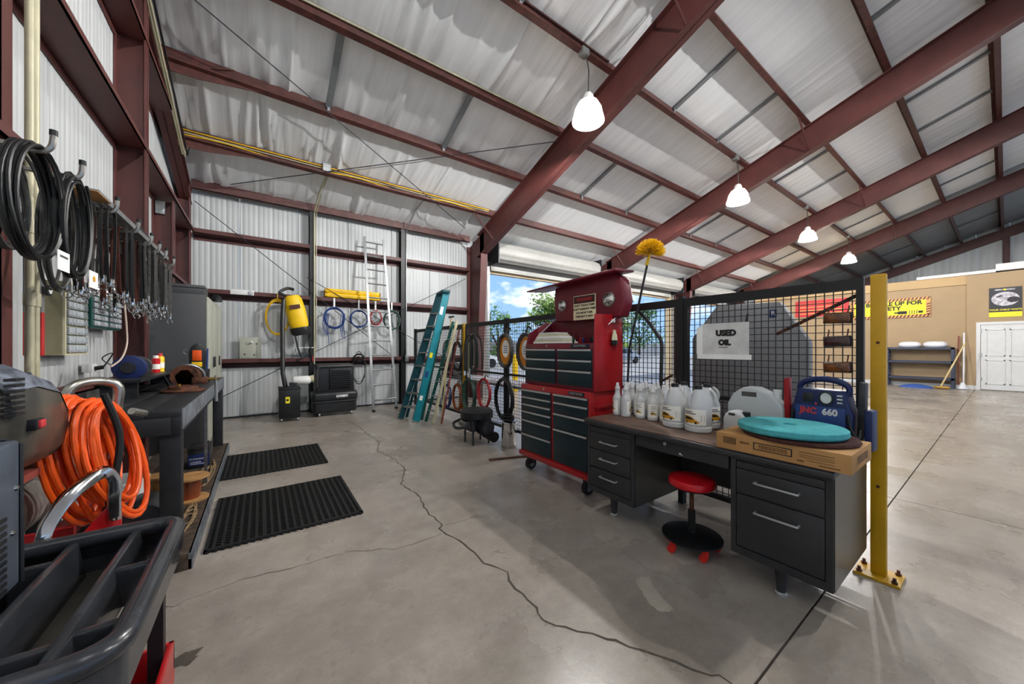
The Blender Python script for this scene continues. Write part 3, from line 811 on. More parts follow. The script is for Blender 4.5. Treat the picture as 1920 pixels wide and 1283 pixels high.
# ---- wire mesh partition
FX = 3.1
fence = thing('mesh_partition', 'black wire mesh partition with yellow posts running behind desk and tool chest', 'partition', (FX, 4.4, 0))
panels = [(.52, 1.68), (1.72, 3.14), (3.18, 4.48), (4.52, 5.82), (5.94, 8.44)]
for a, b in panels:
    z0, z1 = .14, 1.84; t = .035
    BW(MB().box(FX - .02, FX + .02, a, b, z1 - .07, z1), 'top_rail', 'mesh_black', fence)
    BW(MB().box(FX - .02, FX + .02, a, b, z0, z0 + .04), 'bottom_rail', 'mesh_black', fence)
    BW(MB().box(FX - .02, FX + .02, a, b, .97, 1.0), 'mid_rail', 'mesh_black', fence)
    for yy in (a, b - t): BW(MB().box(FX - .02, FX + .02, yy, yy + t, z0 + .04, z1 - .07), 'stile', 'mesh_black', fence)
    mb = MB(); r = .0026; y = a + t + .02
    while y < b - t: mb.box(FX - r, FX + r, y - r, y + r, z0 + .03, z1 - .06); y += .046
    z = z0 + .06
    while z < z1 - .07: mb.box(FX + r, FX + 3 * r, a + t - .01, b - t + .01, z - r, z + r); z += .05
    BW(mb, 'wire_mesh', 'mesh_black', fence, smooth=False, kind='stuff')
BW(MB().beam((FX + .05, .56, 1.74), (FX + .05, 1.0, 1.5), .012, .022), 'brace', 'rust', fence)
for yy, wid in ((.455, .068), (5.88, .07)):
    po = BW(MB().box(FX - .03, FX + .02, yy - wid / 2, yy + wid / 2, .012, 1.85), 'post', 'yellow_paint', fence, bevel=.004)
    BW(MB().box(FX - .1, FX + .08, yy - .1, yy + .1, .001, .014), 'base_plate', 'yellow_paint', po)
    for dx in (-.075, .055):
        for dy in (-.075, .075):
            BW(MB().cyl((FX + dx, yy + dy, .014), (FX + dx, yy + dy, .045), .008, n=8).cyl((FX + dx, yy + dy, .014), (FX + dx, yy + dy, .026), .014, n=6), 'anchor_bolt', 'rust', po)
    BW(MB().cyl((FX - .033, yy, 1.43), (FX - .026, yy, 1.43), .009, n=10), 'bolt', 'rust', po)
    BW(MB().cyl((FX - .033, yy, .55), (FX - .026, yy, .55), .009, n=10), 'bolt', 'rust', po)
for yy in (1.70, 3.16, 4.5, 8.46):
    BW(MB().box(FX - .03, FX + .03, yy - .022, yy + .022, .0, 1.86), 'post', 'mesh_black', fence)

# ---- USED OIL sheet in a plastic sleeve
sg = thing('paper_sign', 'worn white paper sheet reading USED OIL hung on mesh', 'sign', (3.06, 1.34, 1.46))
BW(MB().box(3.057, 3.062, 1.15, 1.51, 1.33, 1.6), 'sheet', 'paper_worn', sg)
BW(MB().box(3.050, 3.0535, 1.13, 1.54, 1.305, 1.345), 'sleeve_edge', 'paper', sg)
BW(MB().box(3.050, 3.0535, 1.495, 1.545, 1.345, 1.575), 'sleeve_edge', 'paper', sg)
TW('USED', .062, (3.0555, 1.315, 1.517), LEFTW, UP, 'ink', sg, sx=1.0, bold=.0045)
TW('OIL', .058, (3.0555, 1.325, 1.44), LEFTW, UP, 'ink', sg, sx=1.0, bold=.0045)
BW(MB().box(3.055, 3.0565, 1.30, 1.37, 1.4, 1.405), 'underline', 'rust', sg)
BW(MB().tube([(3.06, 1.17, 1.6), (3.085, 1.17, 1.66)], .008, 6), 'tie', 'black_rubber', sg)

# ---- three marker lamps wired to the mesh
for k, (z, m, lb) in enumerate(((1.593, 'amber', 'topmost amber marker lamp wired to mesh beside yellow post'), (1.44, 'red_lens', 'dark red marker lamp wired to mesh between two amber ones'), (1.272, 'amber', 'lowest amber marker lamp wired to mesh above blue jump starter'))):
    t = thing('marker_lamp', lb, 'vehicle lamp', (3.06, .637, z), rot=(R(-1.5 if k else 2), 0, 0), group='marker lamps on the mesh')
    MB().box(-.012, .012, -.072, .072, -.036, .036).build('base', 'black_rubber', t, bevel=.006)
    MB().box(-.04, -.012, -.066, .066, -.031, .031).build('lens', m, t, bevel=.012, seg=3)
    for yy in (-.045, .05): MB().tube([(0, yy, .03), (.03, yy, .06), (.036, yy, .08)], .004, 5).build('wire_tie', 'rust', t)

# ---- used oil tank behind the mesh
tk = thing('steel_board', 'large grey board with cut-off upper corners standing behind mesh', 'board', (3.9, 1.5, 0))
BW(MB().prism([(3.85, .985, .12), (3.85, .985, 1.45), (3.85, 1.2, 1.82), (3.85, 1.74, 1.84), (3.85, 2.0, 1.5), (3.85, 2.0, .12)], (.1, 0, 0)), 'board', 'tank_grey', tk, bevel=.01)
for yy in (1.05, 1.9): BW(MB().box(3.7, 4.1, yy - .04, yy + .04, 0, .12), 'foot', 'dark_steel', tk)
BW(MB().box(3.845, 3.85, 1.22, 1.275, 1.68, 1.75), 'sticker', 'navy', tk)
TW('R', .06, (3.843, 1.247, 1.715), LEFTW, UP, 'white_plastic', tk)

# ---- grey steel desk
DX0, DX1, DY0, DY1, DZ = 2.29, 3.04, .5, 2.12, .79
desk = thing('steel_desk', 'dark grey double pedestal steel desk with worn brown top', 'desk', ((DX0 + DX1) / 2, (DY0 + DY1) / 2, 0))
BW(MB().box(DX0 - .01, DX1, DY0 - .01, DY1 + .01, DZ - .045, DZ - .006), 'top_frame', 'desk_steel', desk, bevel=.012, seg=3)
BW(MB().box(DX0 + .004, DX1 - .01, DY0 + .0, DY1, DZ - .008, DZ), 'top_laminate', 'desk_top', desk)
def handle(par, X, y, z, w, m='drawer_trim'):
    BW(MB().tube([(X, y - w / 2, z), (X - .028, y - w / 2, z), (X - .03, y - w / 2 + .012, z), (X - .03, y + w / 2 - .012, z), (X - .028, y + w / 2, z), (X, y + w / 2, z)], .006, 8), 'handle', m, par)
def pedestal(a, b, rows, hw):
    X0 = DX0 + .03
    BW(MB().box(X0 + .012, DX1 - .02, a, b, .17, DZ - .045), 'pedestal', 'desk_steel', desk, bevel=.006)
    mb = MB()
    fr = .028
    mb.box(X0, X0 + .012, a, a + fr, .17, DZ - .045); mb.box(X0, X0 + .012, b - fr, b, .17, DZ - .045); mb.box(X0, X0 + .012, a + fr, b - fr, .17, .215); mb.box(X0, X0 + .012, a + fr, b - fr, DZ - .06, DZ - .045)
    BW(mb, 'front_frame', 'desk_steel', desk)
    sl = BW(MB().box(X0 - .002, X0 + .012, a + fr + .004, b - fr - .004, DZ - .105, DZ - .065), 'slide_tray', 'desk_steel', desk, bevel=.003)
    for z0, z1, hz in rows:
        dr = BW(MB().box(X0 - .004, X0 + .012, a + fr + .004, b - fr - .004, z0, z1), 'drawer', 'desk_steel', desk, bevel=.004)
        handle(dr, X0 - .004, (a + b) / 2, hz, hw)
pedestal(DY0, .97, [(.54, .68, .625), (.222, .53, .455)], .2)
pedestal(1.65, DY1, [(.54, .68, .615), (.385, .533, .475), (.222, .378, .325)], .16)
cd = BW(MB().box(DX0 + .035, DX1 - .2, .985, 1.64, .655, DZ - .05), 'centre_drawer', 'desk_steel', desk, bevel=.004)
BW(MB().cyl((DX0 + .037, 1.4, .72), (DX0 + .03, 1.4, .72), .012, n=12), 'lock', 'drawer_trim', cd)
BW(MB().box(DX0 + .0333, DX0 + .0345, 1.36, 1.43, .745, .757), 'paint_chip', 'white_paint', cd)
BW(MB().prism([(DX0 + .0333, 1.3, .672), (DX0 + .0333, 1.27, .665), (DX0 + .0333, 1.29, .685)], (.001, 0, 0)), 'paint_chip', 'white_paint', cd)
BW(MB().box(DX1 - .06, DX1 - .045, .97, 1.65, .3, DZ - .05), 'modesty_panel', 'desk_steel', desk)
BW(MB().box(DX0 + .045, DX1 - .022, DY0 - .004, DY0 + .0, .172, DZ - .045), 'side_panel', 'desk_side', desk)
BW(MB().box(DX0 + .045, DX1 - .022, 1.645, 1.65, .172, .65), 'side_panel', 'desk_side', desk)
for yy in (.74, 1.9):
    for xx in (2.4, 2.93):
        lg = BW(MB().lathe([(.022, .015), (.034, .17)], (xx, yy, 0), 16), 'leg', 'desk_steel', desk)
        BW(MB().lathe([(.03, 0), (.03, .012), (.022, .02)], (xx, yy, 0.001), 16), 'foot_glide', 'drawer_trim', lg)

# ---- red stool
st = thing('shop_stool', 'round red padded stool on black base disc with red casters', 'stool', (2.44, 1.27, 0))
MB().lathe([(0, .44), (.135, .44), (.148, .452), (.15, .475), (.143, .492), (.12, .5), (0, .503)], n=36).build('seat', 'red_seat', st)
MB().lathe([(0, .428), (.12, .428), (.12, .44), (0, .44)], n=28).build('seat_plate', 'black_metal', st)
MB().cyl((0, 0, .115), (0, 0, .27), .024, n=16).build('column', 'black_metal', st)
MB().cyl((0, 0, .27), (0, 0, .43), .014, n=12).build('piston', 'rust', st)
MB().lathe([(0, .1), (.17, .085), (.192, .088), (.192, .1), (.18, .104), (.03, .116), (0, .116)], n=40).build('base_tray', 'black_metal', st)
for k in range(5):
    a = R(20 + 72 * k); c, s_ = math.cos(a) * .165, math.sin(a) * .165
    cs = MB().box(c - .012, c + .012, s_ - .02, s_ + .02, .03, .088).build('caster', 'red_caster', st, bevel=.006)
    MB().cyl((c - .011, s_ + .012, .026), (c + .011, s_ + .012, .026), .025, n=16).build('wheel', 'red_caster', cs)

# ---- red tool chest: rolling cabinet
X0, X1, Y0, Y1 = 2.46, 2.93, 2.22, 3.29
rc = thing('tool_cabinet', 'red rolling tool cabinet with dark drawers and silver trim', 'tool cabinet', ((X0 + X1) / 2, (Y0 + Y1) / 2, 0))
BW(MB().box(X0 + .012, X1, Y0, Y1, .21, .985), 'body', 'red_box', rc, bevel=.006)
BW(MB().box(X0 - .012, X1 + .01, Y0 - .01, Y1 + .01, .165, .215), 'base_rail', 'red_box', rc, bevel=.005)
def bank(par, X, a, b, rows, z_first):
    z = z_first
    for h in rows:
        d_ = BW(MB().box(X - .012, X + .012, a, b, z - h + .006, z), 'drawer', 'drawer_dark', par, bevel=.002)
        BW(MB().box(X - .022, X - .01, a + .004, b - .004, z - .02, z - .002), 'drawer_pull', 'drawer_trim', d_, bevel=.003)
        z -= h
ym = 2.74
bank(rc, X0 + .01, ym + .02, Y1 - .025, [.082, .082, .082, .1, .16, .19], .925)
bank(rc, X0 + .01, Y0 + .03, ym - .02, [.082, .115, .16, .34], .925)
BW(MB().box(X0 + .0, X0 + .012, Y0 + .08, Y0 + .28, .938, .972), 'badge', 'drawer_dark', rc)
TW('CRAFTSMAN', .03, (X0 - .001, Y0 + .18, .955), LEFTW, UP, 'drawer_trim', rc)
BW(MB().cyl((X0 + .012, 2.88, .955), (X0 + .004, 2.88, .955), .01, n=10), 'lock', 'drawer_trim', rc)
for xx, yy in ((X0 + .08, Y0 + .1), (X1 - .08, Y0 + .1), (X0 + .08, Y1 - .1), (X1 - .08, Y1 - .1)):
    cs = BW(MB().box(xx - .035, xx + .035, yy - .03, yy + .03, .07, .166), 'caster', 'dark_steel', rc)
    BW(MB().cyl((xx, yy - .022, .066), (xx, yy + .022, .066), .065, n=22), 'wheel', 'tire', cs)
    BW(MB().cyl((xx, yy - .026, .066), (xx, yy + .026, .066), .036, n=14), 'hub', 'alu', cs)
# side handle of the cabinet
BW(MB().tube([(X0 + .06, Y0, .86), (X0 + .06, Y0 - .03, .86), (X1 - .06, Y0 - .03, .86), (X1 - .06, Y0, .86)], .01, 8), 'side_handle', 'red_box', rc)

# ---- top chest with raised lid
X0, X1, Y0, Y1 = 2.48, 2.9, 2.19, 3.24
tc = thing('tool_chest', 'red top tool chest with open lid carrying two round headlamps', 'tool chest', ((X0 + X1) / 2, (Y0 + Y1) / 2, .986))
BW(MB().box(X0 + .012, X1, Y0 + .012, Y1 - .012, .987, 1.44), 'body', 'maroon_lid', tc, bevel=.005)
bank(tc, X0 + .01, 2.71, Y1 - .03, [.105, .105, .155], 1.385)
bank(tc, X0 + .01, Y0 + .03, 2.675, [.105, .105, .155], 1.385)
BW(MB().box(X0 - .002, X0 + .012, Y0 + .06, Y0 + .3, 1.4, 1.432), 'badge', 'drawer_dark', tc)
TW('CRAFTSMAN', .028, (X0 - .003, Y0 + .18, 1.416), LEFTW, UP, 'drawer_trim', tc)
BW(MB().cyl((X0 + .012, 2.86, 1.415), (X0 + .004, 2.86, 1.415), .009, n=10), 'lock', 'drawer_trim', tc)
# side walls (right one bright red, standing up to the lid), back wall of the well
BW(MB().prism([(X0 + .01, Y0, .99), (X1, Y0, .99), (X1, Y0, 1.73), (X0 + .02, Y0, 1.71), (X0 + .01, Y0, 1.44)], (0, .014, 0)), 'side_wall', 'red_box', tc, bevel=.003)
BW(MB().prism([(X0 + .03, Y1 - .014, .99), (X1, Y1 - .014, .99), (X1, Y1 - .014, 1.7), (X1 - .1, Y1 - .014, 1.7), (X0 + .06, Y1 - .014, 1.56), (X0 + .03, Y1 - .014, 1.44)], (0, .014, 0)), 'side_wall', 'maroon_lid', tc, bevel=.003)
BW(MB().box(X1 - .014, X1, Y0, Y1, 1.44, 1.72), 'back_wall', 'maroon_lid', tc)
# lid: deep hood whose inside carries lamps and sign
lidp = [(2.93, 1.70), (2.30 + .62, 2.12)]
lid = BW(MB().prism([(2.74, 2.1, 1.69), (2.74, 2.05, 1.84), (2.74, 2.09, 2.06), (2.74, 2.2, 2.125), (2.74, 2.66, 2.115), (2.74, 3.0, 2.08), (2.74, 3.02, 1.95), (2.74, 3.0, 1.69)], (.14, 0, 0)), 'lid', 'maroon_lid', tc, bevel=.02, seg=3)
BW(MB().hexa([(2.62, 2.06, 2.10), (2.9, 2.06, 2.12), (2.9, 3.35, 2.085), (2.6, 3.35, 2.065), (2.62, 2.06, 2.125), (2.9, 2.06, 2.14), (2.9, 3.35, 2.10), (2.6, 3.35, 2.08)]), 'lid_rim', 'maroon_lid', lid, bevel=.005)
for yy, zz, rr in ((2.225, 1.865, .058), (2.87, 1.865, .05)):
    hl = BW(MB().lathe([(rr, .012), (rr + .008, 0), (rr + .006, -.012), (rr - .006, -.016), (rr * .6, -.03), (0, -.036)], (2.74, yy, zz), 26, 'x'), 'headlamp', 'chrome', lid)
    BW(MB().lathe([(rr + .012, .004), (rr + .012, -.014), (rr + .002, -.018), (rr + .002, .004)], (2.74, yy, zz), 26, 'x'), 'headlamp_ring', 'dull_chrome', lid)
sgn = BW(MB().box(2.722, 2.735, 2.385, 2.69, 1.69, 1.945), 'sign_plate', 'cream_sign', tc, bevel=.003)
BW(MB().box(2.7205, 2.7225, 2.392, 2.683, 1.862, 1.938), 'sign_header', 'sign_maroon', sgn)
for k in range(7): BW(MB().box(2.7195, 2.7205, 2.43 + .03 * k, 2.452 + .03 * k, 1.885, 1.918), 'header_print', 'red_dusty', sgn)
for k, s_ in enumerate(("DON'T TOUCH THEM", "DON'T BORROW THEM", "YOU MOVE THEM", "THEN BUY IT NEW")):
    TW(s_, .03, (2.7212, 2.537, 1.838 - .038 * k), LEFTW, UP, 'ink', sgn, sx=.95, bold=.001)
for yy, e in ((2.16, 1.7), (3.05, 1.72)):
    BW(MB().tube([(2.62, yy + .06, 1.56), (2.78, yy, e)], .007, 6), 'lid_stay', 'alu', tc)
# small magnet cup on the right side wall
BW(MB().lathe([(0, 0), (.03, .002), (.028, .03), (.02, .05), (0, .052)], (2.72, 2.188, 1.42), 14, 'y', 1, 1), 'cap', 'dark_steel', tc)
for o in (): pass
lbt = thing('cloth_pouch', 'small pale cloth pouch hanging on the red side of the tool chest', 'pouch', (2.74, 2.165, 1.5))
MB().lathe([(0, -.075), (.03, -.07), (.04, -.03), (.032, .02), (.02, .045), (.024, .065), (0, .07)], n=16, sy=.45).build('pouch_body', 'cream_edge', lbt)
MB().lathe([(0, -.082), (.034, -.076), (.043, -.05), (.041, -.03), (.0, -.03)], n=16, sy=.5).build('pouch_tip', 'black_rubber', lbt)
bpy.data.objects.remove([o for o in bpy.data.objects if o.name.startswith('cap') and o.parent == tc][0])
mg = thing('round_magnet', 'round white magnet on the red side panel of the tool chest', 'magnet', (2.74, 2.176, 1.655))
MB().lathe([(0, -.012), (.016, -.01), (.018, 0), (.018, .013), (0, .013)], n=14, ax='y').build('disc', 'white_plastic', mg)
# papers and loose tools in the open top
for k in range(6):
    y0 = 2.62 + .03 * k; w = .5 - .045 * k
    tag(MB().box(2.52 + .004 * k, 2.72, y0, min(y0 + w, 3.2), 1.446 + .02 * k, 1.464 + .02 * k).build('manual', ('paper', 'cream_edge', 'paper_worn')[k % 3]),
        ('lowest manual of the paper stack in the open tool chest', 'second manual from the bottom of the paper stack', 'third manual from the bottom of the paper stack', 'fourth manual from the bottom of the paper stack', 'fifth manual from the bottom of the paper stack', 'topmost manual of the paper stack in tool chest')[k], 'manual', 'manuals stacked in the tool chest')
for k in range(5):
    yy = 2.25 + .07 * k
    t = thing('screwdriver', 'screwdriver with %s grip in the open top of tool chest' % ('teal', 'black', 'navy blue', 'dark red', 'dark green')[k], 'screwdriver', (2.56 + .03 * (k % 2), yy, 1.446), group='screwdrivers in the tool chest', rot=(R(8 * (k - 2)), R(-14), 0))
    MB().cyl((0, 0, 0), (0, 0, .05), .011, .014, 8).build('grip', ('teal_dark', 'black_plastic', 'navy', 'red_dusty', 'green_box')[k], t)
    MB().cyl((0, 0, .05), (0, 0, .1), .004, n=6).build('shaft', 'chrome', t)

# ---- cobweb brush on a long black pole
cb = thing('cobweb_brush', 'yellow cobweb brush on a long black pole leaning on mesh', 'brush', (2.985, 2.205, .79))
BW(MB().tube([(2.985, 2.2, 1.0), (2.99, 2.18, 1.4), (3.02, 1.99, 2.24)], .011, 8), 'pole', 'black_plastic', cb)
BW(MB().cyl((3.015, 2.005, 2.19), (3.026, 1.975, 2.3), .016, .012, 10), 'socket', 'yellow_bright', cb)
mb = MB(); rnd = random.Random(5); c0 = Vector((3.025, 1.975, 2.3)); ax = Vector((.03, -.1, .9)).normalized()
for k in range(620):
    d = Vector((rnd.gauss(0, 1), rnd.gauss(0, 1), rnd.gauss(0, 1))).normalized()
    if d.dot(ax) < -.12: d = d - ax * 2 * d.dot(ax)
    L = rnd.uniform(.12, .145); p1 = c0 + d * L; a = d.orthogonal().normalized(); b = d.cross(a); r = .0032
    mb.add([c0 + d * .02 + a * r, c0 + d * .02 - a * .5 * r + b * .86 * r, c0 + d * .02 - a * .5 * r - b * .86 * r, p1 + a * r, p1 - a * .5 * r + b * .86 * r, p1 - a * .5 * r - b * .86 * r], [(0, 1, 4, 3), (1, 2, 5, 4), (2, 0, 3, 5), (3, 4, 5)])
BW(mb, 'bristles', 'yellow_bright', cb, smooth=False, kind='stuff')
# ---- bent dark arm hanging on the mesh behind the bottles
ar = thing('bent_tube', 'bent grey steel tube hooked on mesh right of brush pole', 'tube', (3.16, 1.95, .84))
BW(MB().tube(smooth_path([(3.14, 2.18, 1.77), (3.15, 2.1, 1.69), (3.16, 1.99, 1.54), (3.165, 1.945, 1.46), (3.165, 1.94, 1.3), (3.165, 1.955, .86)], 3), .019, 8), 'tube', 'grey_hose', ar)
BW(MB().cyl((3.165, 1.93, 1.08), (3.165, 1.83, 1.14), .012, n=8), 'side_pin', 'rust', ar)

# ---- bottles on the desk
def ribbon_label(R0, a0, a1, z0, z1, n=8):
    vs = []; fs = []
    for i in range(n + 1):
        a = a0 + (a1 - a0) * i / n
        vs += [(R0 * math.cos(a), R0 * math.sin(a), z0), (R0 * math.cos(a), R0 * math.sin(a), z1)]
    return MB().add(vs, [(2 * i, 2 * i + 2, 2 * i + 3, 2 * i + 1) for i in range(n)])
def wrap(poly, R0, dx=0, dz=0):
    """flat outline (u to the right as read, v up) wrapped on a cylinder whose front looks to -X"""
    out = []
    for u, v in poly: a = PI + (u + dx) / R0; out.append((R0 * math.cos(a), R0 * math.sin(a), v + dz))
    return out
VTOP = [(-.5, .4), (-.42, .42), (-.1, .42), (.12, .34), (.26, .2), (.46, .13), (.5, .08)]
def vtop(u):
    for (a, x), (b, y) in zip(VTOP, VTOP[1:]):
        if u <= b: return x + (y - x) * (u - a) / (b - a)
    return .08
def strip(par, name, m, R0, w, z, u0, u1, lo, hi, n=12):
    vs = []
    for i in range(n + 1):
        u = u0 + (u1 - u0) * i / n; vs += wrap([(u * w, lo(u) * w), (u * w, hi(u) * w)], R0, 0, z)
    return MB().add(vs, [(2 * i, 2 * i + 2, 2 * i + 3, 2 * i + 1) for i in range(n)]).build(name, m, par, smooth=False)
def van_print(par, R0, w, z):
    strip(par, 'van_print', 'van_yellow', R0 + .0012, w, z, -.5, .5, lambda u: 0, lambda u: vtop(u) * .9)
    strip(par, 'window_print', 'ink', R0 + .002, w, z, -.44, .2, lambda u: .19, lambda u: vtop(u) * .9 - .05)
    for cx in (-.3, .3):
        c = [(cx * w + .07 * w * math.cos(t), .01 * w + .07 * w * math.sin(t)) for t in [2 * PI * i / 8 for i in range(8)]]
        MB().add(wrap(c, R0 + .0022, 0, z), [tuple(range(8))]).build('wheel_print', 'ink', par, smooth=False)
    for k in range(2): strip(par, 'text_print', 'ink_soft', R0 + .0012, w, z + .5 * w + .1 * w * k, -.48, .3 - .2 * k, lambda u: 0, lambda u: .05, 6)
def make_bottle():
    t = thing('spray_bottle', 'x', 'bottle')
    MB().lathe([(0, 0), (.036, 0), (.041, .006), (.041, .148), (.037, .163), (.029, .178), (.0235, .19), (.0215, .226), (.025, .23), (.025, .238), (.0, .24)], n=22).build('bottle_body', 'bottle_white', t)
    MB().lathe([(.021, .236), (.021, .252), (.014, .262), (.0125, .288), (0, .292)], n=14).build('nozzle_cap', 'white_plastic', t)
    lb = ribbon_label(.0415, PI - 1.2, PI + 1.2, .025, .135).build('label', 'label_white', t, smooth=True)
    van_print(lb, .0416, .05, .05)
    for k in range(3): strip(lb, 'text_print', 'ink_soft', .0425, .05, .095 + .012 * k, -.5, .5 - .2 * (k % 2), lambda u: 0, lambda u: .07, 6)
    return t
bt = make_bottle()
TREE[bt.name] = kids(bt)
spots = [(2.65, 2.06), (2.635, 1.96), (2.68, 1.84), (2.68, 1.725), (2.7, 1.625)]
spots += [(2.755, 2.03), (2.76, 1.92), (2.775, 1.80), (2.785, 1.69), (2.85, 2.05), (2.86, 1.94), (2.87, 1.83), (2.88, 1.72), (2.94, 1.63), (2.955, 1.97), (2.96, 1.85)]
LB = ['spray bottle at the left front corner of the bottle group', 'front spray bottle turned with its back label to the room', 'front spray bottle showing a small van picture, third from left', 'front spray bottle fourth from the left', 'front spray bottle next to the first gallon jug']
for k, (a, b) in enumerate(spots):
    lb = LB[k] if k < 5 else 'spray bottle in the %s row from the front, %s from the left' % (('second', 'third', 'rearmost')[0 if k < 9 else 1 if k < 14 else 2], ('first', 'second', 'third', 'fourth', 'fifth')[k - (5 if k < 9 else 9 if k < 14 else 14)])
    o = bt if k == 0 else copy_tree(bt)
    o.location = (a, b, DZ + .001); o.rotation_euler = (0, 0, R((-25, 120, 10, 45, 30)[k] if k < 5 else random.uniform(0, 360)) + R(-38) * 0)
    o['label'] = lb; o['group'] = 'white spray bottles on the desk'
def make_jug():
    t = thing('gallon_jug', 'x', 'jug')
    MB().lathe([(0, 0), (.088, 0), (.096, .008), (.097, .035), (.09, .042), (.094, .05), (.095, .17), (.09, .19), (.075, .225), (.045, .28), (.026, .3), (.026, .315), (0, .315)], n=30).build('jug_body', 'bottle_white', t)
    MB().lathe([(.029, .306), (.029, .328), (.026, .331), (0, .331)], n=16).build('cap', 'black_plastic', t)
    P = [Vector((-.056, .012, .285)), Vector((-.088, .012, .262)), Vector((-.1, .012, .225)), Vector((-.095, .012, .19))]
    MB().tube(smooth_path(P, 4), .0125, 10).build('grip', 'bottle_white', t)
    lb = ribbon_label(.0955, PI - 1.15, PI + 1.15, .055, .165, 12).build('label', 'label_white', t)
    van_print(lb, .0957, .125, .068)
    for k in range(4): MB().add(wrap([(.07, 0), (.1, 0), (.1, .003), (.07, .003)], .0962, 0, .085 + .012 * k), [(0, 1, 2, 3)]).build('text_print', 'ink_soft', lb, smooth=False)
    return t
jg = make_jug(); TREE[jg.name] = kids(jg)
js = [((2.62, 1.495), 'left of the two front gallon jugs with yellow van label', -10), ((2.61, 1.31), 'right of the two front gallon jugs with yellow van label', -6), ((2.79, 1.335), 'gallon jug tucked behind the right front jug', 70), ((2.8, 1.52), 'gallon jug standing behind the left front jug', 30), ((2.98, 1.44), 'gallon jug at the back against the mesh', 120)]
for k, (p, lb, rz) in enumerate(js):
    o = jg if k == 0 else copy_tree(jg)
    o.location = (p[0], p[1], DZ + .001); o.rotation_euler = (0, 0, R(rz)); o.scale = (.93, .93, 1); o['label'] = lb; o['group'] = 'gallon jugs on the desk'

# ---- canisters
def canister(loc, rz, w, h, d, label, m):
    t = thing('canister', label, 'canister', loc, rz)
    pr = [(-w / 2, 0), (w / 2, 0), (w / 2, h * .62), (w * .3, h * .86), (w * .05, h * .98), (-w * .2, h * .98), (-w * .4, h * .82), (-w / 2, h * .6)]
    MB().prism([(-d / 2, -u, v) for u, v in pr], (d, 0, 0)).build('canister_body', m, t, bevel=.02, seg=3)
    MB().cyl((0, -w * .36, h * .75), (0, -w * .36, h * .95), .024, n=14).build('cap', 'white_plastic' if h > .25 else 'black_plastic', t)
    MB().box(-d / 2 - .002, -d / 2 + .002, -w * .05, w * .22, h * .78, h * .88).build('grip_recess', 'grey_hose', t)
    return t
canister((2.93, 1.05, DZ + .001), R(4), .34, .33, .14, 'large clear plastic canister with moulded handle behind the turquoise pad', 'jug_translucent')
canister((2.74, 1.1, DZ + .001), R(-6), .16, .17, .1, 'small white plastic canister in front of the large clear one', 'bottle_white')

# ---- carton with floor pads
bx = thing('cardboard_box', 'long flat cardboard box lying across the right desk end', 'box', (2.49, .735, DZ + .001))
c00 = (2.28, .43); c10 = (2.28, 1.02)
MB().box(-.21, .21, -.31, .30, 0, .095).build('carton', 'cardboard', bx, bevel=.003)
xf = -.2112
MB().box(xf, xf + .0006, -.08, .1, .03, .072).build('print_frame', 'ink', bx)
MB().box(xf - .0005, xf, -.074, .094, .035, .067).build('print_field', 'cardboard', bx)
for k in range(22): MB().box(xf - .0012, xf - .0005, -.058 + .006 * k, -.0545 + .006 * k + .0015 * (k % 3 == 0), .04, .063).build('print_bar', 'card_print', bx)
for (a, b, c, d) in ((.19, .26, .035, .075), (.12, .17, .05, .062), (-.25, -.11, .066, .07), (-.25, -.11, .052, .055), (-.25, -.11, .042, .045), (-.25, -.14, .028, .031), (-.27, -.19, .012, .018), (-.13, -.1, .018, .026)):
    MB().box(xf, xf + .0005, a, b, c, d).build('print_bar', 'card_print', bx)
MB().box(-.1, .12, -.3112, -.3106, .03, .07).build('print_bar', 'card_print', bx)
pd = MB().lathe([(0, 0), (.262, 0), (.268, .008), (.262, .018), (0, .02)], n=48).build('brown_floor_pad', 'brown_pad', loc=(2.52, .70, DZ + .098)); tag(pd, 'thin brown round floor pad beneath the turquoise one', 'floor pad')
mb = MB().lathe([(.03, 0), (.25, 0), (.258, .01), (.256, .034), (.248, .04), (.03, .042), (.028, .03)], n=56)
pd = mb.build('turquoise_floor_pad', 'foam', loc=(2.52, .735, DZ + .121)); pd.rotation_euler = (R(-.5), R(.6), 0); tag(pd, 'thick turquoise round floor pad on top of cardboard box', 'floor pad')

# ---- jump starter
jx = thing('jump_starter', 'navy blue portable jump starter with clamps at both sides', 'jump starter', (2.93, .68, DZ + .001), R(-4)); jx.scale = (1, 1, 1.2)
pr = [(-.15, 0), (.15, 0), (.155, .17), (.14, .2), (.12, .3), (.06, .335), (-.06, .335), (-.12, .3), (-.14, .2), (-.155, .17)]
MB().prism([(-.06, u, v) for u, v in pr[:4] + [(.118, .285), (-.118, .285)] + pr[8:]], (.14, 0, 0)).build('housing', 'navy', jx, bevel=.012, seg=3)
hp = [Vector((.01, -.12, .26)), Vector((.01, -.122, .3)), Vector((.01, -.08, .328)), Vector((.01, 0, .34)), Vector((.01, .08, .328)), Vector((.01, .122, .3)), Vector((.01, .12, .26))]
MB().tube(smooth_path(hp, 4), .016, 10).build('carry_handle', 'navy', jx)
MB().box(-.068, -.058, -.125, .125, .02, .2).build('front_panel', 'navy_light', jx, bevel=.008)
text('JNC', .045, (-.0695, .055, .172), LEFTW, UP, 'banner_red', jx, sx=1.1, bold=.002); text('660', .045, (-.0695, -.052, .172), LEFTW, UP, 'white_plastic', jx, sx=1.1, bold=.002)
gz = MB().lathe([(.036, .006), (.036, -.012), (.028, -.014), (.028, -.004)], (-.062, -.035, .245), 22, 'x').build('gauge_ring', 'black_plastic', jx)
MB().lathe([(0, -.008), (.028, -.008), (.028, 0), (0, 0)], (-.062, -.035, .245), 22, 'x').build('gauge_face', 'white_plastic', jx)
MB().box(-.066, -.058, .03, .085, .217, .265).build('socket_cover', 'black_plastic', jx, bevel=.004)
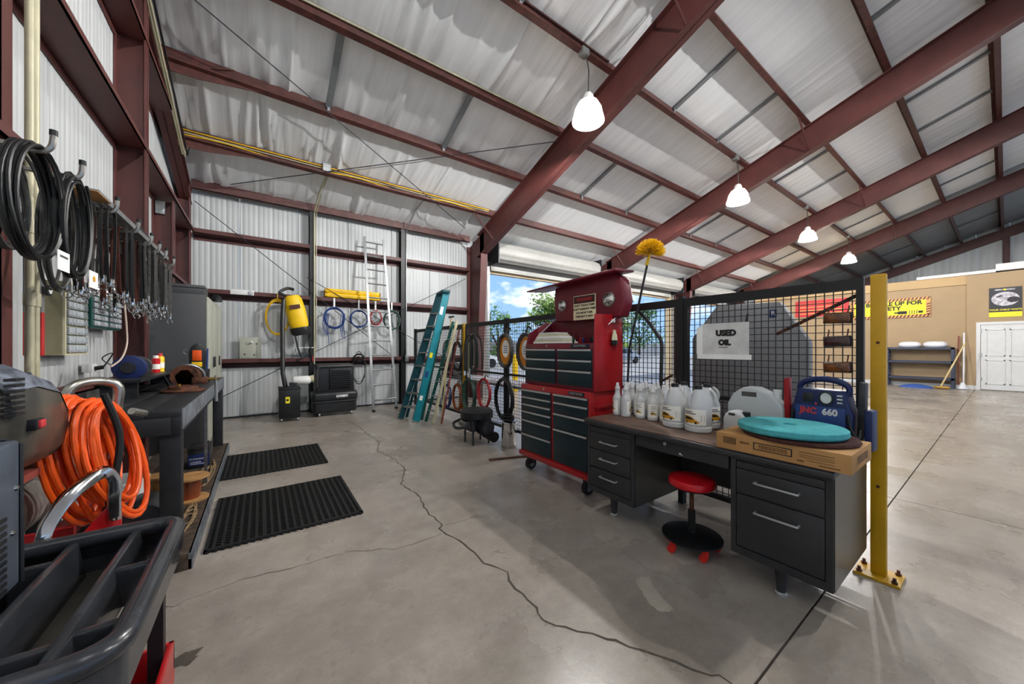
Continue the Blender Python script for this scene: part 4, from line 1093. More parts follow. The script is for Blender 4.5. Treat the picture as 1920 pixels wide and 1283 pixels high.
MB().cyl((-.06, .015, .212), (-.07, .015, .212), .006, n=8).build('button', 'banner_red', jx)
for k in range(3): MB().box(-.063, -.058, -.11, -.085, .222 + .018 * k, .229 + .018 * k).build('indicator_print', 'white_plastic', jx)
for s_, m in ((1, 'red_dusty'), (-1, 'dark_steel')):
    cl = MB().prism([(-.03, s_ * .165, .06), (-.03, s_ * .2, .06), (-.03, s_ * .205, .33), (-.03, s_ * .175, .34)], (.05, 0, 0)).build('clamp', m, jx, bevel=.006)
    MB().tube(smooth_path([(-.04, s_ * .185, .1), (-.06, s_ * .18, .06), (-.07, s_ * .15, .1), (-.065, s_ * .135, .17)], 4), .009, 7).build('cable', 'black_hose', jx)
MB().box(-.04, .06, -.235, -.2, 0, .2).build('clamp_holster', 'navy', jx, bevel=.006)

# ---- far side of the hall: signs, shelf, brooms
def far_sign():
    t = thing('safety_sign', 'yellow seat belt safety sign with striped border on tan wall', 'sign', (TX - .03, 2.0, 2.9))
    a, b = onX(1745, 560, TX - .03), onX(1745, 606, TX - .03); y1 = a.y; y0 = y1 + 2.1; z1, z0 = 3.24, 2.52
    X = TX - .03
    BW(MB().box(X - .012, X + .02, y1, y0, z0, z1), 'board', 'sign_orange', t)
    n = 22
    for k in range(n):   # diagonal stripes on the border
        yy = y0 - (y0 - y1) * k / n
        for (za, zb) in ((z0, z0 + .1), (z1 - .1, z1)):
            BW(MB().prism([(X - .014, yy, za), (X - .014, yy - .04, za), (X - .014, yy - .09, zb), (X - .014, yy - .05, zb)] if yy - .09 > y1 else [(X - .014, yy, za), (X - .014, yy - .03, za), (X - .014, max(yy - .04, y1), zb), (X - .014, yy - .02, zb)], (.003, 0, 0)), 'stripe', 'sign_maroon', t)
    for k in range(5):
        zz = z0 + .1 + .09 * k
        for ya in (y1 + .005, y0 - .1): BW(MB().prism([(X - .014, ya, zz), (X - .014, ya + .09, zz - .03), (X - .014, ya + .09, zz + .01), (X - .014, ya, zz + .04)], (.003, 0, 0)), 'stripe', 'sign_maroon', t)
    BW(MB().box(X - .018, X - .013, y1 + .11, y0 - .11, z0 + .1, z1 - .1), 'field', 'sign_yellow', t)
    TW('BUCKLE UP FOR', .2, (X - .0195, y1 + .2, z1 - .19), LEFTW, UP, 'ink', t, sx=1.0, bold=.009, align='RIGHT')
    TW('SAFETY', .2, (X - .0195, y1 + .72, z1 - .37), LEFTW, UP, 'ink', t, sx=1.0, bold=.009, align='RIGHT')
    yb = y1 + .62
    BW(MB().box(X - .021, X - .018, yb - .05, yb + .18, z0 + .13, z0 + .24), 'buckle_print', 'ink', t)
    BW(MB().box(X - .021, X - .018, yb + .18, yb + .27, z0 + .16, z0 + .21), 'buckle_print', 'ink', t)
    for k in range(4): BW(MB().prism([(X - .02, yb - .1 - .06 * k, z0 + .12), (X - .02, yb - .12 - .06 * k, z0 + .12), (X - .02, yb - .13 - .06 * k, z0 + .26), (X - .02, yb - .11 - .06 * k, z0 + .26)], (.002, 0, 0)), 'belt_print', 'ink_soft', t)
    BW(MB().box(X - .021, X - .018, yb - .44, yb - .33, z0 + .15, z0 + .23), 'buckle_print', 'ink', t)
far_sign()
t = thing('poster', 'dark poster with pale oval picture and yellow foot above white door', 'poster', (TX - .13, .05, 2.9))
X = TX - .125; ya, yb = -.29, .33
BW(MB().box(X - .01, X, ya, yb, 2.55, 3.34), 'board', 'poster_dark', t)
BW(MB().box(X - .013, X - .01, ya, yb, 2.39, 2.55), 'foot_band', 'vinyl_yellow', t)
P = [(X - .0125, .02 + .265 * math.cos(a), 2.97 + .225 * math.sin(a)) for a in [2 * PI * i / 28 for i in range(28)]]
BW(MB().prism(P, (.003, 0, 0)), 'oval_picture', 'photo_grey', t)
P = [(X - .0145, -.13 + .12 * math.cos(a), 2.94 + .09 * math.sin(a)) for a in [2 * PI * i / 16 for i in range(16)]]
BW(MB().prism(P, (.003, 0, 0)), 'picture_shade', 'photo_dark', t)
BW(MB().prism([(X - .0145, .2, 3.04), (X - .0145, .1, 3.1), (X - .0145, .06, 3.06), (X - .0145, .17, 3.02)], (.002, 0, 0)), 'picture_shade', 'photo_dark', t)
TW('YOUR CHILD WAITS', .07, (X - .0125, .02, 2.62), LEFTW, UP, 'vinyl_yellow', t, sx=.95, bold=.002)
BW(MB().box(X - .0125, X - .01, -.16, .0, 3.25, 3.29), 'title_print', 'photo_grey', t); BW(MB().box(X - .0125, X - .01, .06, .22, 3.25, 3.29), 'title_print', 'photo_grey', t)
BW(MB().cyl((X - .0125, .03, 3.27), (X - .01, .03, 3.27), .03, n=12), 'title_print', 'vinyl_yellow', t)
t = thing('red_banner', 'red banner on tan wall seen through mesh behind marker lamps', 'banner', (TX - .02, 4, 3.2))
a, b = onX(1492, 580, TX), onX(1592, 610, TX)
BW(MB().box(TX - .04, TX - .01, b.y, a.y, 2.75, 3.45), 'cloth', 'banner_red', t)
for k in range(4): BW(MB().box(TX - .043, TX - .04, b.y + .15, a.y - .15, 2.86 + .14 * k, 2.9 + .14 * k), 'line_print', 'sign_orange', t)

# low shelf rack
sh = thing('storage_rack', 'dark blue-grey low storage rack against tan wall', 'rack', (TX - .3, 1.75, 0))
ya, yb = 1.02, 2.62; xa, xb = TX - .55, TX - .06
for yy in (ya, yb - .07):
    for xx in (xa, xb - .06): BW(MB().box(xx, xx + .06, yy, yy + .07, 0, 1.4), 'upright', 'shelf_blue', sh)
for zz, nm in ((1.34, 'shelf'), (.86, 'shelf'), (.28, 'shelf')):
    BW(MB().box(xa, xb, ya, yb, zz, zz + .07), nm, 'shelf_blue', sh)
for yy in (yb - .05,):
    for k in range(8): BW(MB().box(xa + .06, xb - .06, yy, yy + .02, .36 + .12 * k, .4 + .12 * k), 'rung', 'shelf_blue', sh)
for yy, lb in ((2.05, 'left of two white pillows on the rack'), (1.45, 'right of two white pillows on the rack')):
    me = MB().lathe([(0, 0), (.22, .005), (.27, .06), (.26, .15), (.17, .2), (0, .21)], n=24, sx=.85, sy=1.05)
    tag(me.build('pillow', 'fabric_white', loc=(TX - .3, yy, 1.412)), lb, 'pillow', 'pillows on the rack')
br = thing('push_broom', 'long wooden handled broom leaning in front of rack', 'broom', (TX - .75, 1.1, 0))
BW(MB().tube([(TX - 1.0, 1.28, .08), (TX - .6, .79, 1.55)], .022, 7), 'handle', 'handle_wood', br); BW(MB().box(TX - 1.06, TX - .94, 1.08, 1.42, .02, .1), 'head', 'brass', br, bevel=.02)
br = thing('mop', 'white string mop leaning on wall right of rack', 'mop', (TX - .5, .82, 0))
BW(MB().tube([(TX - .48, .83, .12), (TX - .2, .83, 1.9)], .02, 7), 'handle', 'fabric_white', br); BW(MB().lathe([(0, .24), (.04, .22), (.1, .08), (.12, .02), (0, .02)], (TX - .48, .85, 0), 14), 'mop_head', 'fabric_white', br)
br = thing('dust_mop', 'thin handled dust mop standing upright by rack', 'mop', (TX - .6, 1.0, 0))
BW(MB().tube([(TX - .28, .95, .12), (TX - .06, .95, 1.8)], .016, 7), 'handle', 'rust_red', br); BW(MB().box(TX - .33, TX - .23, .9, 1.0, .02, .12), 'head', 'white_plastic', br, bevel=.02)
rg = thing('blue_rag', 'crumpled blue cloth on floor below the rack', 'cloth', (TX - .85, 1.85, 0))
MB().lathe([(0, .1), (.1, .11), (.22, .08), (.3, .03), (.32, .002), (0, .002)], n=13, sx=.6, sy=1.3).build('cloth', 'blue_rag', rg)
# ================================================================== LEFT SIDE: bench, rack, cabinets, carts; back wall things
# ---- rubber floor mats
def make_mat(x0, x1, y0, y1, label):
    t = thing('rubber_mat', label, 'mat', ((x0 + x1) / 2, (y0 + y1) / 2, 0), group='rubber mats')
    w, d = (x1 - x0) / 2, (y1 - y0) / 2; h = .018
    mb = MB()
    for (a, b, c, e) in ((-w, w, -d, -d + .02), (-w, w, d - .02, d), (-w, -w + .02, -d, d), (w - .02, w, -d, d)): mb.box(a, b, c, e, .001, h)
    mb.build('mat_border', 'black_rubber', t)
    n = 21
    src = None
    for i in range(1, n):
        x = -w + 2 * w * i / n
        wide = i % 7 == 0
        o = MB().box(-.013 if wide else -.009, .013 if wide else .009, -d + .02, d - .02, .001, h).build('mat_bar', 'black_rubber', t) if (src is None or wide) else inst(src, parent=t)
        if src is None and not wide: src = o
        o.location.x = x
    m2 = 26; mb = MB()
    for j in range(1, m2):
        y = -d + 2 * d * j / m2; mb.box(-w + .02, w - .02, y - .005, y + .005, .001, h - .003)
    mb.build('mat_cross_bars', 'black_rubber', t, kind='stuff')
    mb = MB()
    for i in range(24):
        x = -w + 2 * w * (i + .5) / 24; mb.cyl((x, -d - .004, .002), (x, -d - .004, h - .004), .012, n=8)
    mb.build('edge_lugs', 'black_rubber', t, kind='stuff')
make_mat(-.32, .70, 3.15, 4.18, 'nearer of the two black slotted rubber mats beside bench')
make_mat(-.37, .66, 4.78, 5.77, 'farther of the two black slotted rubber mats beside bench')

# ---- work bench
BX0, BX1, BY0, BY1, BZ = -1.06, -.42, 3.05, 6.15, 1.0
bench = thing('work_bench', 'black timber work bench with steel-edged top and plank shelf', 'bench', ((BX0 + BX1) / 2, (BY0 + BY1) / 2, 0))
n = 4
for k in range(n):
    a = BX0 + (BX1 - BX0) * k / n; BW(MB().box(a + .002, a + (BX1 - BX0) / n - .002, BY0, BY1, BZ - .04, BZ), 'top_plank', 'bench_black', bench, bevel=.003)
BW(MB().box(BX1 - .04, BX1 + .005, BY0 - .005, BY1, BZ - .15, BZ - .04), 'apron', 'bench_black', bench, bevel=.004)
BW(MB().box(BX0, BX1 - .04, BY0 - .005, BY0 + .04, BZ - .15, BZ - .04), 'apron', 'bench_black', bench, bevel=.004)
BW(MB().box(BX1 + .001, BX1 + .008, BY0 + .02, BY1, BZ - .125, BZ + .002), 'edge_plate', 'bench_wear', bench)
for xx, yy in ((BX1 - .1, BY0 + .02), (BX0 + .02, BY0 + .02), (BX1 - .1, BY1 - .12), (BX0 + .02, BY1 - .12), (BX1 - .1, 4.6)):
    if yy == 4.6: continue
    BW(MB().box(xx, xx + .1, yy, yy + .1, .1, BZ - .04), 'leg', 'bench_black', bench, bevel=.004)
BW(MB().box(BX1 - .02, BX1 + .0, 4.4, 4.43, .1, BZ - .1), 'stay', 'steel', bench)
for k in range(5):
    a = BX0 + (BX1 + .06 - BX0) * k / 5
    BW(MB().box(a + .003, a + (BX1 + .06 - BX0) / 5 - .003, BY0 - .05, BY1, .065, .1), 'shelf_plank', 'bench_wood', bench, bevel=.003)
BW(MB().box(BX0, BX1 + .06, BY0 - .06, BY0 + .02, .001, .065), 'skid', 'bench_wood', bench)
BW(MB().box(BX0, BX1 + .06, BY1 - .1, BY1, .001, .065), 'skid', 'bench_wood', bench)
BW(MB().box(BX1 + .045, BX1 + .065, BY0 - .06, BY1, .001, .1), 'skirt_board', 'bench_wear', bench)
# raised back rail on the bench
rl = thing('bench_riser', 'low black steel riser standing along the back of the bench', 'riser', (-.85, 4.7, BZ))
BW(MB().box(-1.02, -.76, 3.9, 5.5, BZ + .13, BZ + .15), 'riser_top', 'bench_black', rl)
for yy in (3.95, 5.42): BW(MB().box(-.99, -.79, yy, yy + .03, BZ, BZ + .13), 'riser_leg', 'bench_black', rl)
BW(MB().beam((-.78, 5.05, BZ), (-.78, 4.75, BZ + .13), .02, .02), 'riser_strut', 'bench_black', rl)

# ---- vise on the bench
vs = thing('bench_vise', 'rusty swivel bench vise with steel pipe and hanging handle', 'vise', (-.58, 4.35, BZ))
MB().lathe([(0, .001), (.15, .001), (.155, .012), (.15, .02), (.12, .024), (0, .024)], n=30).build('base_plate', 'rust', vs)
MB().lathe([(0, .024), (.105, .024), (.1, .05), (0, .052)], n=26).build('swivel', 'rust', vs)
MB().cyl((-.02, -.06, .05), (-.02, -.06, .075), .014, n=6).build('lock_nut', 'brass', vs)
MB().lathe([(.085, -.1), (.1, -.1), (.1, .12), (.085, .12), (.085, -.1)], (0, .16, .135), 26, 'y').build('pipe', 'rust', vs)
MB().prism([(-.05, .06, .05), (.05, .06, .05), (.075, .06, .14), (.03, .06, .2), (-.03, .06, .2), (-.075, .06, .14)], (0, .08, 0)).build('fixed_jaw', 'rust', vs, bevel=.008)
MB().box(.05, .16, .04, .15, .06, .12).build('sliding_jaw', 'rust', vs, bevel=.01)
MB().tube(arc((0.02, .12, .12), .115, R(-10), R(190), 14, (1, 0, 0), (0, 0, 1)), .014, 8).build('yoke', 'steel', vs)
MB().cyl((.13, .1, .1), (.24, .1, .1), .013, n=10).build('screw', 'brass', vs)
MB().cyl((.22, .1, .13), (.225, .09, -.12), .011, .014, 10).build('handle_bar', 'alu', vs)

# ---- bench grinder, cans, charger and small things
gr = thing('bench_grinder', 'dark blue bench grinder with wheel guard at back of bench', 'grinder', (-.88, 4.3, BZ + .151))
MB().cyl((-.0, -.16, .085), (0, -.1, .085), .1, n=26).build('wheel_guard', 'navy', gr, bevel=.006)
MB().cyl((0, -.175, .085), (0, -.16, .085), .045, n=18).build('guard_hub', 'dark_steel', gr)
MB().cyl((0, -.1, .085), (0, .1, .085), .062, n=20).build('motor', 'dark_steel', gr, bevel=.006)
MB().cyl((0, .1, .085), (0, .15, .085), .085, n=24).build('wheel', 'steel', gr)
MB().box(-.06, .06, -.08, .08, .0, .05).build('foot', 'dark_steel', gr, bevel=.006)
def can(loc, r, h, m, m2, label):
    t = thing('spray_can', label, 'can', loc)
    MB().lathe([(0, 0), (r, 0), (r, h * .78), (r * .75, h * .84), (0, h * .84)], n=18).build('can_body', m, t)
    MB().lathe([(r * .62, h * .84), (r * .6, h), (0, h)], n=14).build('can_cap', m2, t)
    MB().lathe([(r + .0006, h * .2), (r + .0006, h * .5)], n=18).build('label_band', 'label_white', t)
can((-.86, 4.93, BZ + .151), .033, .17, 'red_paint', 'label_white', 'red and white spray can left of the yellow one on riser')
can((-.86, 5.1, BZ + .151), .036, .19, 'yellow_bright', 'banner_red', 'yellow and red spray can at the right on riser')
can((-.95, 4.75, BZ + .151), .025, .12, 'copper', 'rust', 'small copper coloured can behind the red spray can')
ch = thing('tool_charger', 'black and orange battery charger standing at far end of bench', 'charger', (-.6, 5.42, BZ + .15))
MB().box(-.1, .1, -.08, .1, -.15, 0).build('stand', 'black_metal', ch, bevel=.006)
pr = [(-.07, 0), (.07, 0), (.075, .2), (.05, .27), (.0, .3), (-.05, .27), (-.075, .2)]
MB().prism([(u, -.04, v) for u, v in pr], (0, .1, 0)).build('housing', 'black_plastic', ch, bevel=.01)
MB().box(-.04, .04, -.05, -.04, .1, .22).build('orange_face', 'orange_hose', ch, bevel=.004)
MB().box(-.045, .045, -.052, -.04, .03, .085).build('yellow_label', 'yellow_bright', ch, bevel=.002)
MB().tube(arc((-.09, 0, .2), .03, R(90), R(270), 8, (1, 0, 0), (0, 0, 1)), .008, 6).build('side_hook', 'alu', ch)
MB().tube([(.085, -.02, .0), (.09, -.02, .24)], .009, 6).build('side_bar', 'navy_light', ch)
# under the bench
bk = thing('bucket', 'white plastic bucket under the near end of bench', 'bucket', (-.84, 3.72, .101))
MB().lathe([(0, 0), (.13, 0), (.155, .33), (.162, .33), (.162, .345), (.15, .345), (.145, .32), (.12, .02), (0, .02)], n=28).build('pail', 'white_plastic', bk)
bt_ = thing('car_battery', 'black battery with blue label on the bench shelf', 'battery', (-.55, 5.2, .101))
MB().box(-.09, .09, -.15, .15, 0, .2).build('case', 'black_plastic', bt_, bevel=.006)
MB().box(-.092, .092, -.152, .152, .19, .215).build('lid', 'black_plastic', bt_, bevel=.004)
MB().box(-.085, .085, -.1525, -.15, .03, .15).build('label', 'navy', bt_)
text('STOWAWAY', .026, (0, -.1532, .1), (1, 0, 0), UP, 'white_plastic', bt_)
for k in (0, 1): MB().box(-.07, .05 - .03 * k, -.1534, -.1525, .045 + .018 * k, .053 + .018 * k).build('text_print', 'photo_grey', bt_)
for yy, m in ((-.09, 'banner_red'), (.09, 'black_plastic')): MB().cyl((.05, yy, .21), (.05, yy, .235), .016, n=12).build('terminal', m, bt_)
def spool(loc, r, h, label, m):
    t = thing('wire_spool', label, 'spool', loc)
    MB().cyl((0, 0, 0), (0, 0, .015), r, n=28).build('flange', 'wood', t, bevel=.002); MB().lathe([(r * .3, h - .015), (r, h - .015), (r, h), (r * .3, h)], n=28).build('flange', 'wood', t)
    MB().lathe([(r * .5, .015), (r * .62, h * .5), (r * .5, h - .015)], n=20).build('wound_wire', m, t)
spool((-.5, 4.05, .101), .13, .2, 'wooden wire spool on bench shelf right of the leg', 'copper')
spool((-.72, 4.35, .101), .11, .17, 'wooden spool behind the leg on bench shelf', 'spool_wood')
mt = thing('electric_motor', 'dark electric motor under bench behind the orange hose', 'motor', (-.63, 3.37, .101))
MB().cyl((-.02, -.13, .15), (-.02, .13, .15), .14, n=24).build('motor_body', 'dark_steel', mt, bevel=.015)
MB().cyl((-.02, .13, .15), (-.02, .19, .15), .03, n=12).build('shaft', 'steel', mt); MB().box(-.12, .09, -.1, .1, 0, .03).build('foot', 'dark_steel', mt)
mb = MB(); coil(mb, (-.455, 4.75, .11), (1, 0, 0), (0, 1, 0), .045, .34, 6, .006, .004, 14, .2, seed=4, tn=5)
tag(mb.build('rope', 'rope'), 'tangled pale rope lying on bench shelf edge', 'rope')
mb = MB(); coil(mb, (-.45, 3.62, .11), (1, 0, 0), (0, 1, 0), .035, .22, 5, .006, .004, 14, .25, seed=9, tn=5)
tag(mb.build('rope', 'rope'), 'second heap of rope on shelf nearer the leg', 'rope')

# ---- tall cabinet with box on top
cb_ = thing('tall_cabinet', 'tall dark grey steel cabinet with pale door fronts in corner', 'cabinet', (-.93, 7.55, 0))
BW(MB().box(-1.2, -.62, 6.4, 8.45, .0, 2.13), 'carcass', 'cab_grey', cb_, bevel=.006)
for k in range(3):
    a = 6.41 + .68 * k
    dr = BW(MB().box(-.62, -.598, a, a + .67, .06, 2.1), 'door', 'cab_front', cb_, bevel=.004)
    BW(MB().box(-.597, -.58, a + .08 + .5 * (k == 0), a + .11 + .5 * (k == 0), 1.1, 1.26), 'door_handle', 'dark_steel', dr, bevel=.003)
bo = thing('metal_case', 'flat dark metal case on top of the tall cabinet', 'case', (-.88, 6.62, 2.131))
MB().box(-.24, .24, -.18, .2, 0, .13).build('case_body', 'cab_grey', bo, bevel=.006); MB().box(-.245, .245, -.185, .205, .085, .095).build('lid_seam', 'black_metal', bo)
fx = thing('clip_lamp', 'small black clamp lamp fixed on cabinet upper corner', 'lamp', (-.58, 7.3, 2.131))
MB().lathe([(.06, 0), (.075, .0), (.05, .08), (.02, .11), (0, .11)], n=16).build('lamp_shade', 'black_metal', fx)
MB().tube([(0, 0, .08), (-.05, .05, .14), (-.1, .1, .01)], .009, 6).build('arm', 'black_metal', fx)

# ---- hook rack on the end wall
HY_ = [2.45, 2.76, 3.3, 3.78, 4.17, 4.46, 4.73, 5.11]
HX, HZ = -.75, 2.28
rack_rail = thing('hook_rail', 'long steel rail with J hooks fixed along the left wall', 'rail', (-1.0, 3.8, HZ))
BW(MB().box(-1.005, -.985, 2.3, 5.35, HZ - .06, HZ + .02), 'rail', 'dull_chrome', rack_rail)
for y in HY_:
    hk = BW(MB().tube(smooth_path([(-.99, y, HZ), (-.88, y, HZ - .015), (HX - .04, y, HZ - .02), (HX - .008, y, HZ + .005), (HX, y, HZ + .06)], 4), .0115, 8), 'hook', 'dull_chrome', rack_rail)
    BW(MB().cyl((HX, y, HZ + .06), (HX, y, HZ + .083), .0135, n=8), 'tip', 'black_rubber', hk)
pk = thing('aluminium_plank', 'ribbed aluminium plank lying above the hooks with cardboard end', 'plank', (-.9, 4.1, HZ + .04))
for k in range(5): BW(MB().box(-.995 + .04 * k, -.96 + .04 * k, 3.18, 5.15, HZ + .04, HZ + .062), 'rib', 'alu', pk, bevel=.003)
BW(MB().box(-.99, -.8, 3.18, 5.15, HZ + .062, HZ + .075), 'deck', 'alu', pk)
BW(MB().hexa([(-1.0, 3.08, HZ + .033), (-.78, 3.08, HZ + .033), (-.78, 3.32, HZ + .037), (-1.0, 3.32, HZ + .037), (-1.0, 3.08, HZ + .037), (-.78, 3.08, HZ + .037), (-.78, 3.32, HZ + .04), (-1.0, 3.32, HZ + .04)]), 'cardboard_flap', 'cardboard', pk)
sp = thing('tool_bag', 'black pouch lying on the aluminium plank near column', 'bag', (-.9, 4.35, HZ + .076))
MB().box(-.07, .07, -.22, .22, 0, .07).build('pouch', 'black_rubber', sp, bevel=.025, seg=3); MB().box(-.06, .06, -.04, .04, .065, .08).build('flap', 'black_rubber', sp)
# straps with buckles
def make_strap(m):
    t = thing('tie_down_strap', 'x', 'strap'); W = .04; Ln = .48
    P = [Vector((0, 0, 0)), Vector((0, .03, -.01)), Vector((0, W, -.1)), Vector((0, W * .9, -Ln * .6)), Vector((0, .02, -Ln)), Vector((0, -.02, -Ln - .01)), Vector((0, -W * .9, -Ln * .6)), Vector((0, -W, -.1)), Vector((0, -.03, -.01))]
    MB().tube(smooth_path(P + [P[0]], 3)[:-1], 0, closed=True, flat=(.014, .006, (1, 0, 0))).build('webbing', m, t)
    MB().box(-.012, .012, -.018, .018, -Ln - .05, -Ln + .01).build('buckle', 'chrome', t, bevel=.006)
    MB().tube(arc((0, 0, -Ln - .07), .02, 0, 2 * PI, 10, (1, 0, 0), (0, 0, 1)), .004, 6).build('ring', 'chrome', t)
    return t
protos = {m: make_strap(m) for m in ('webbing', 'webbing_brown', 'webbing_grey')}
for p in protos.values(): TREE[p.name] = kids(p)
used = set(); rnd = random.Random(11)
names = {'webbing': 'black', 'webbing_brown': 'reddish brown', 'webbing_grey': 'grey'}
where = {2: 'the third hook from the near end', 3: 'the fourth hook', 4: 'the fifth hook', 5: 'the sixth hook', 6: 'the seventh hook', 7: 'the hook nearest the cabinet'}
for i in range(2, 8):
    y = HY_[i]
    for k in range(7):
        m = 'webbing' if rnd.random() < .5 else rnd.choice(['webbing_brown', 'webbing_grey'])
        if i == 3 and k in (1, 2): m = 'webbing_brown'
        o = protos[m] if m not in used else copy_tree(protos[m]); used.add(m)
        s_ = rnd.uniform(.88, 1.12)
        o.location = (-.96 + .03 * k, y + rnd.uniform(-.008, .008), HZ + .0); o.rotation_euler = (rnd.uniform(-.08, .08), 0, rnd.uniform(-.2, .2)); o.scale = (1, rnd.uniform(.7, 1.5), s_)
        o['label'] = names[m] + ' tie-down strap, ' + ('innermost', 'second from wall', 'third from wall', 'fourth from wall', 'fifth from wall', 'sixth from wall', 'outermost')[k] + ' on ' + where[i]; o['group'] = 'tie-down straps on the hook rail'
# hose coils on the first hooks
hc = [((-.80, 2.46, 2.04), .2, .235, 10, .0072, 'black_hose', 'thick black hose coil with white tag on nearest hook', 1), ((-.90, 2.56, 2.06), .18, .215, 6, .0075, 'grey_hose', 'grey hose coil behind the thick black coil', 2),
      ((-.79, 2.78, 2.02), .15, .25, 8, .0072, 'black_hose', 'narrower black hose coil on the second hook', 3), ((-.88, 2.92, 1.99), .14, .28, 4, .007, 'grey_hose', 'thin dark cable loop hanging on second hook', 4)]
for c, ru, rv, n_, r_, m, lb, sd in hc:
    t = thing('hose_coil', lb, 'hose', (c[0], c[1], c[2] - rv), group='hose coils on the hook rail')
    mb = MB(); coil(mb, c, (0, 1, 0), (0, 0, 1), ru, rv, n_, r_, .04, 26, .025, seed=sd); BW(mb, 'hose', m, t)
    if sd in (1, 3):
        tg = BW(MB().box(c[0] + .05, c[0] + .053, c[1] + .02, c[1] + .14, c[2] - rv - .05, c[2] - rv + .04), 'tag', 'paper', t)
        if sd == 3: BW(MB().cyl((c[0] + .053, c[1] + .08, c[2] - rv), (c[0] + .055, c[1] + .08, c[2] - rv), .016, n=12), 'emblem', 'van_yellow', tg)
        else: BW(MB().box(c[0] + .053, c[0] + .054, c[1] + .04, c[1] + .12, c[2] - rv + .01, c[2] - rv + .02), 'text_print', 'ink_soft', tg)
# ---- wall conduits, level, organisers
for y, lb in ((2.97, 'left of two beige conduits rising along the left wall'), (3.025, 'right of two beige conduits rising along the left wall')):
    t = thing('wall_conduit', lb, 'conduit', (-1.0, y, .9), group='beige wall conduits')
    BW(MB().cyl((-.99, y, .95), (-.99, y, 6.0), .017, n=12), 'pipe', 'conduit', t)
    for z in (1.62, 2.0): BW(MB().cyl((-.99, y, z), (-.99, y, z + .07), .022, n=12), 'coupling', 'conduit', t)
lv = thing('spirit_level', 'long grey spirit level with red ends hung on left wall', 'level', (-1.15, 3.5, 1.35))
for z0, z1, m, nm in ((1.35, 1.62, 'red_paint', 'end_cap'), (1.62, 2.36, 'welder_grey', 'beam'), (2.36, 2.58, 'red_paint', 'end_cap')):
    BW(MB().box(-1.19, -1.13, 3.49, 3.52, z0, z1), nm, m, lv, bevel=.003)
    BW(MB().box(-1.13, -1.115, 3.485, 3.525, z0, z1), nm + '_rib', 'galv' if m != 'red_paint' else m, lv)
BW(MB().lathe([(0, -.008), (.03, -.006), (.034, 0), (.034, .012), (0, .014)], (-1.1, 3.505, 1.76), 18, 'x'), 'vial', 'black_plastic', lv)
BW(MB().lathe([(0, 0), (.022, 0), (.022, .006), (0, .006)], (-1.09, 3.505, 1.76), 16, 'x'), 'vial_window', 'white_plastic', lv)
og = thing('parts_cabinet', 'olive steel parts cabinet with clear drawers on left wall', 'parts cabinet', (-1.2, 4.05, 1.34))
YA, YB, ZA, ZB, XF = 3.86, 4.25, 1.345, 1.87, -1.13
BW(MB().box(WX + .012, XF - .012, YA, YB, ZA, ZB), 'carcass', 'cream_metal', og)
mb = MB(); mb.box(XF - .012, XF, YA, YA + .02, ZA, ZB).box(XF - .012, XF, YB - .02, YB, ZA, ZB).box(XF - .012, XF, YA + .02, YB - .02, ZA, ZA + .012).box(XF - .012, XF, YA + .02, YB - .02, ZB - .012, ZB); BW(mb, 'front_edge', 'cream_edge', og)
def drawers(par, ya, yb, za, zb, rows, cols, X):
    src = None; w = (yb - ya) / cols; h = (zb - za) / rows
    for r_ in range(rows):
        for c_ in range(cols):
            y, z = ya + w * (c_ + .5), za + h * (r_ + .5)
            if src is None:
                src = MB().box(-.03, .01, -w / 2 + .006, w / 2 - .006, -h / 2 + .005, h / 2 - .005).box(.01, .016, -w * .2, w * .2, -h * .3, -h * .15).build('drawer', 'clear_drawer', par, bevel=.002, seg=1)
                b = base_of(par); src.location = (X - b.x, y - b.y, z - b.z); b0 = b
            else: inst(src, parent=par, loc=(X - b0.x, y - b0.y, z - b0.z))
drawers(og, YA + .022, YB - .022, ZA + .215, ZB - .015, 5, 5, XF + .002)
drawers(og, YA + .022, YB - .022, ZA + .014, ZA + .21, 3, 3, XF + .002)
for (a, b, lb) in ((4.33, 4.69, 'left green parts cabinet with small clear drawers beside column'), (4.705, 5.06, 'right green parts cabinet with small clear drawers beside column')):
    g = thing('green_parts_cabinet', lb, 'parts cabinet', (-1.2, (a + b) / 2, 1.57), group='green parts cabinets')
    BW(MB().box(WX + .012, -1.13, a, b, 1.565, 1.84), 'carcass', 'green_box', g, bevel=.004)
    drawers(g, a + .02, b - .02, 1.578, 1.828, 5, 4, -1.126)
bs = thing('blue_card', 'small blue card pinned on wall below green cabinets', 'card', (-1.23, 4.42, 1.36))
BW(MB().box(WX + .01, WX + .014, 4.42, 4.56, 1.35, 1.49), 'card', 'screen_blue', bs)
BW(MB().cyl((WX + .014, 4.48, 1.44), (WX + .016, 4.48, 1.44), .028, n=14), 'emblem', 'navy_light', bs); BW(MB().box(WX + .014, WX + .016, 4.43, 4.55, 1.36, 1.385), 'text_print', 'photo_grey', bs)
ot = thing('outlet_strip', 'white outlet with plugged cords above the bench girt', 'outlet', (-1.2, 4.55, 1.18))
BW(MB().box(-1.23, -1.17, 4.5, 4.62, 1.19, 1.26), 'outlet_box', 'white_plastic', ot, bevel=.004); BW(MB().cyl((-1.17, 4.56, 1.22), (-1.12, 4.56, 1.23), .018, n=10), 'plug', 'black_plastic', ot)
mb = MB(); mb.tube(smooth_path([(-1.12, 4.56, 1.23), (-1.05, 4.5, 1.35), (-1.1, 4.45, 1.3), (-1.0, 4.55, 1.2), (-.95, 4.7, 1.17)], 5), .005, 6); BW(mb, 'cord', 'black_hose', ot)
cr_ = thing('pale_cord', 'pale pink cord hanging from the hooks to the bench', 'cord', (-1.0, 5.2, 1.2))
P = [onX(232, 540, -.9), onX(233, 565, -.9), onX(237, 610, -.9), onX(238, 645, -.9), onX(228, 672, -.9), onX(208, 688, -.9)]
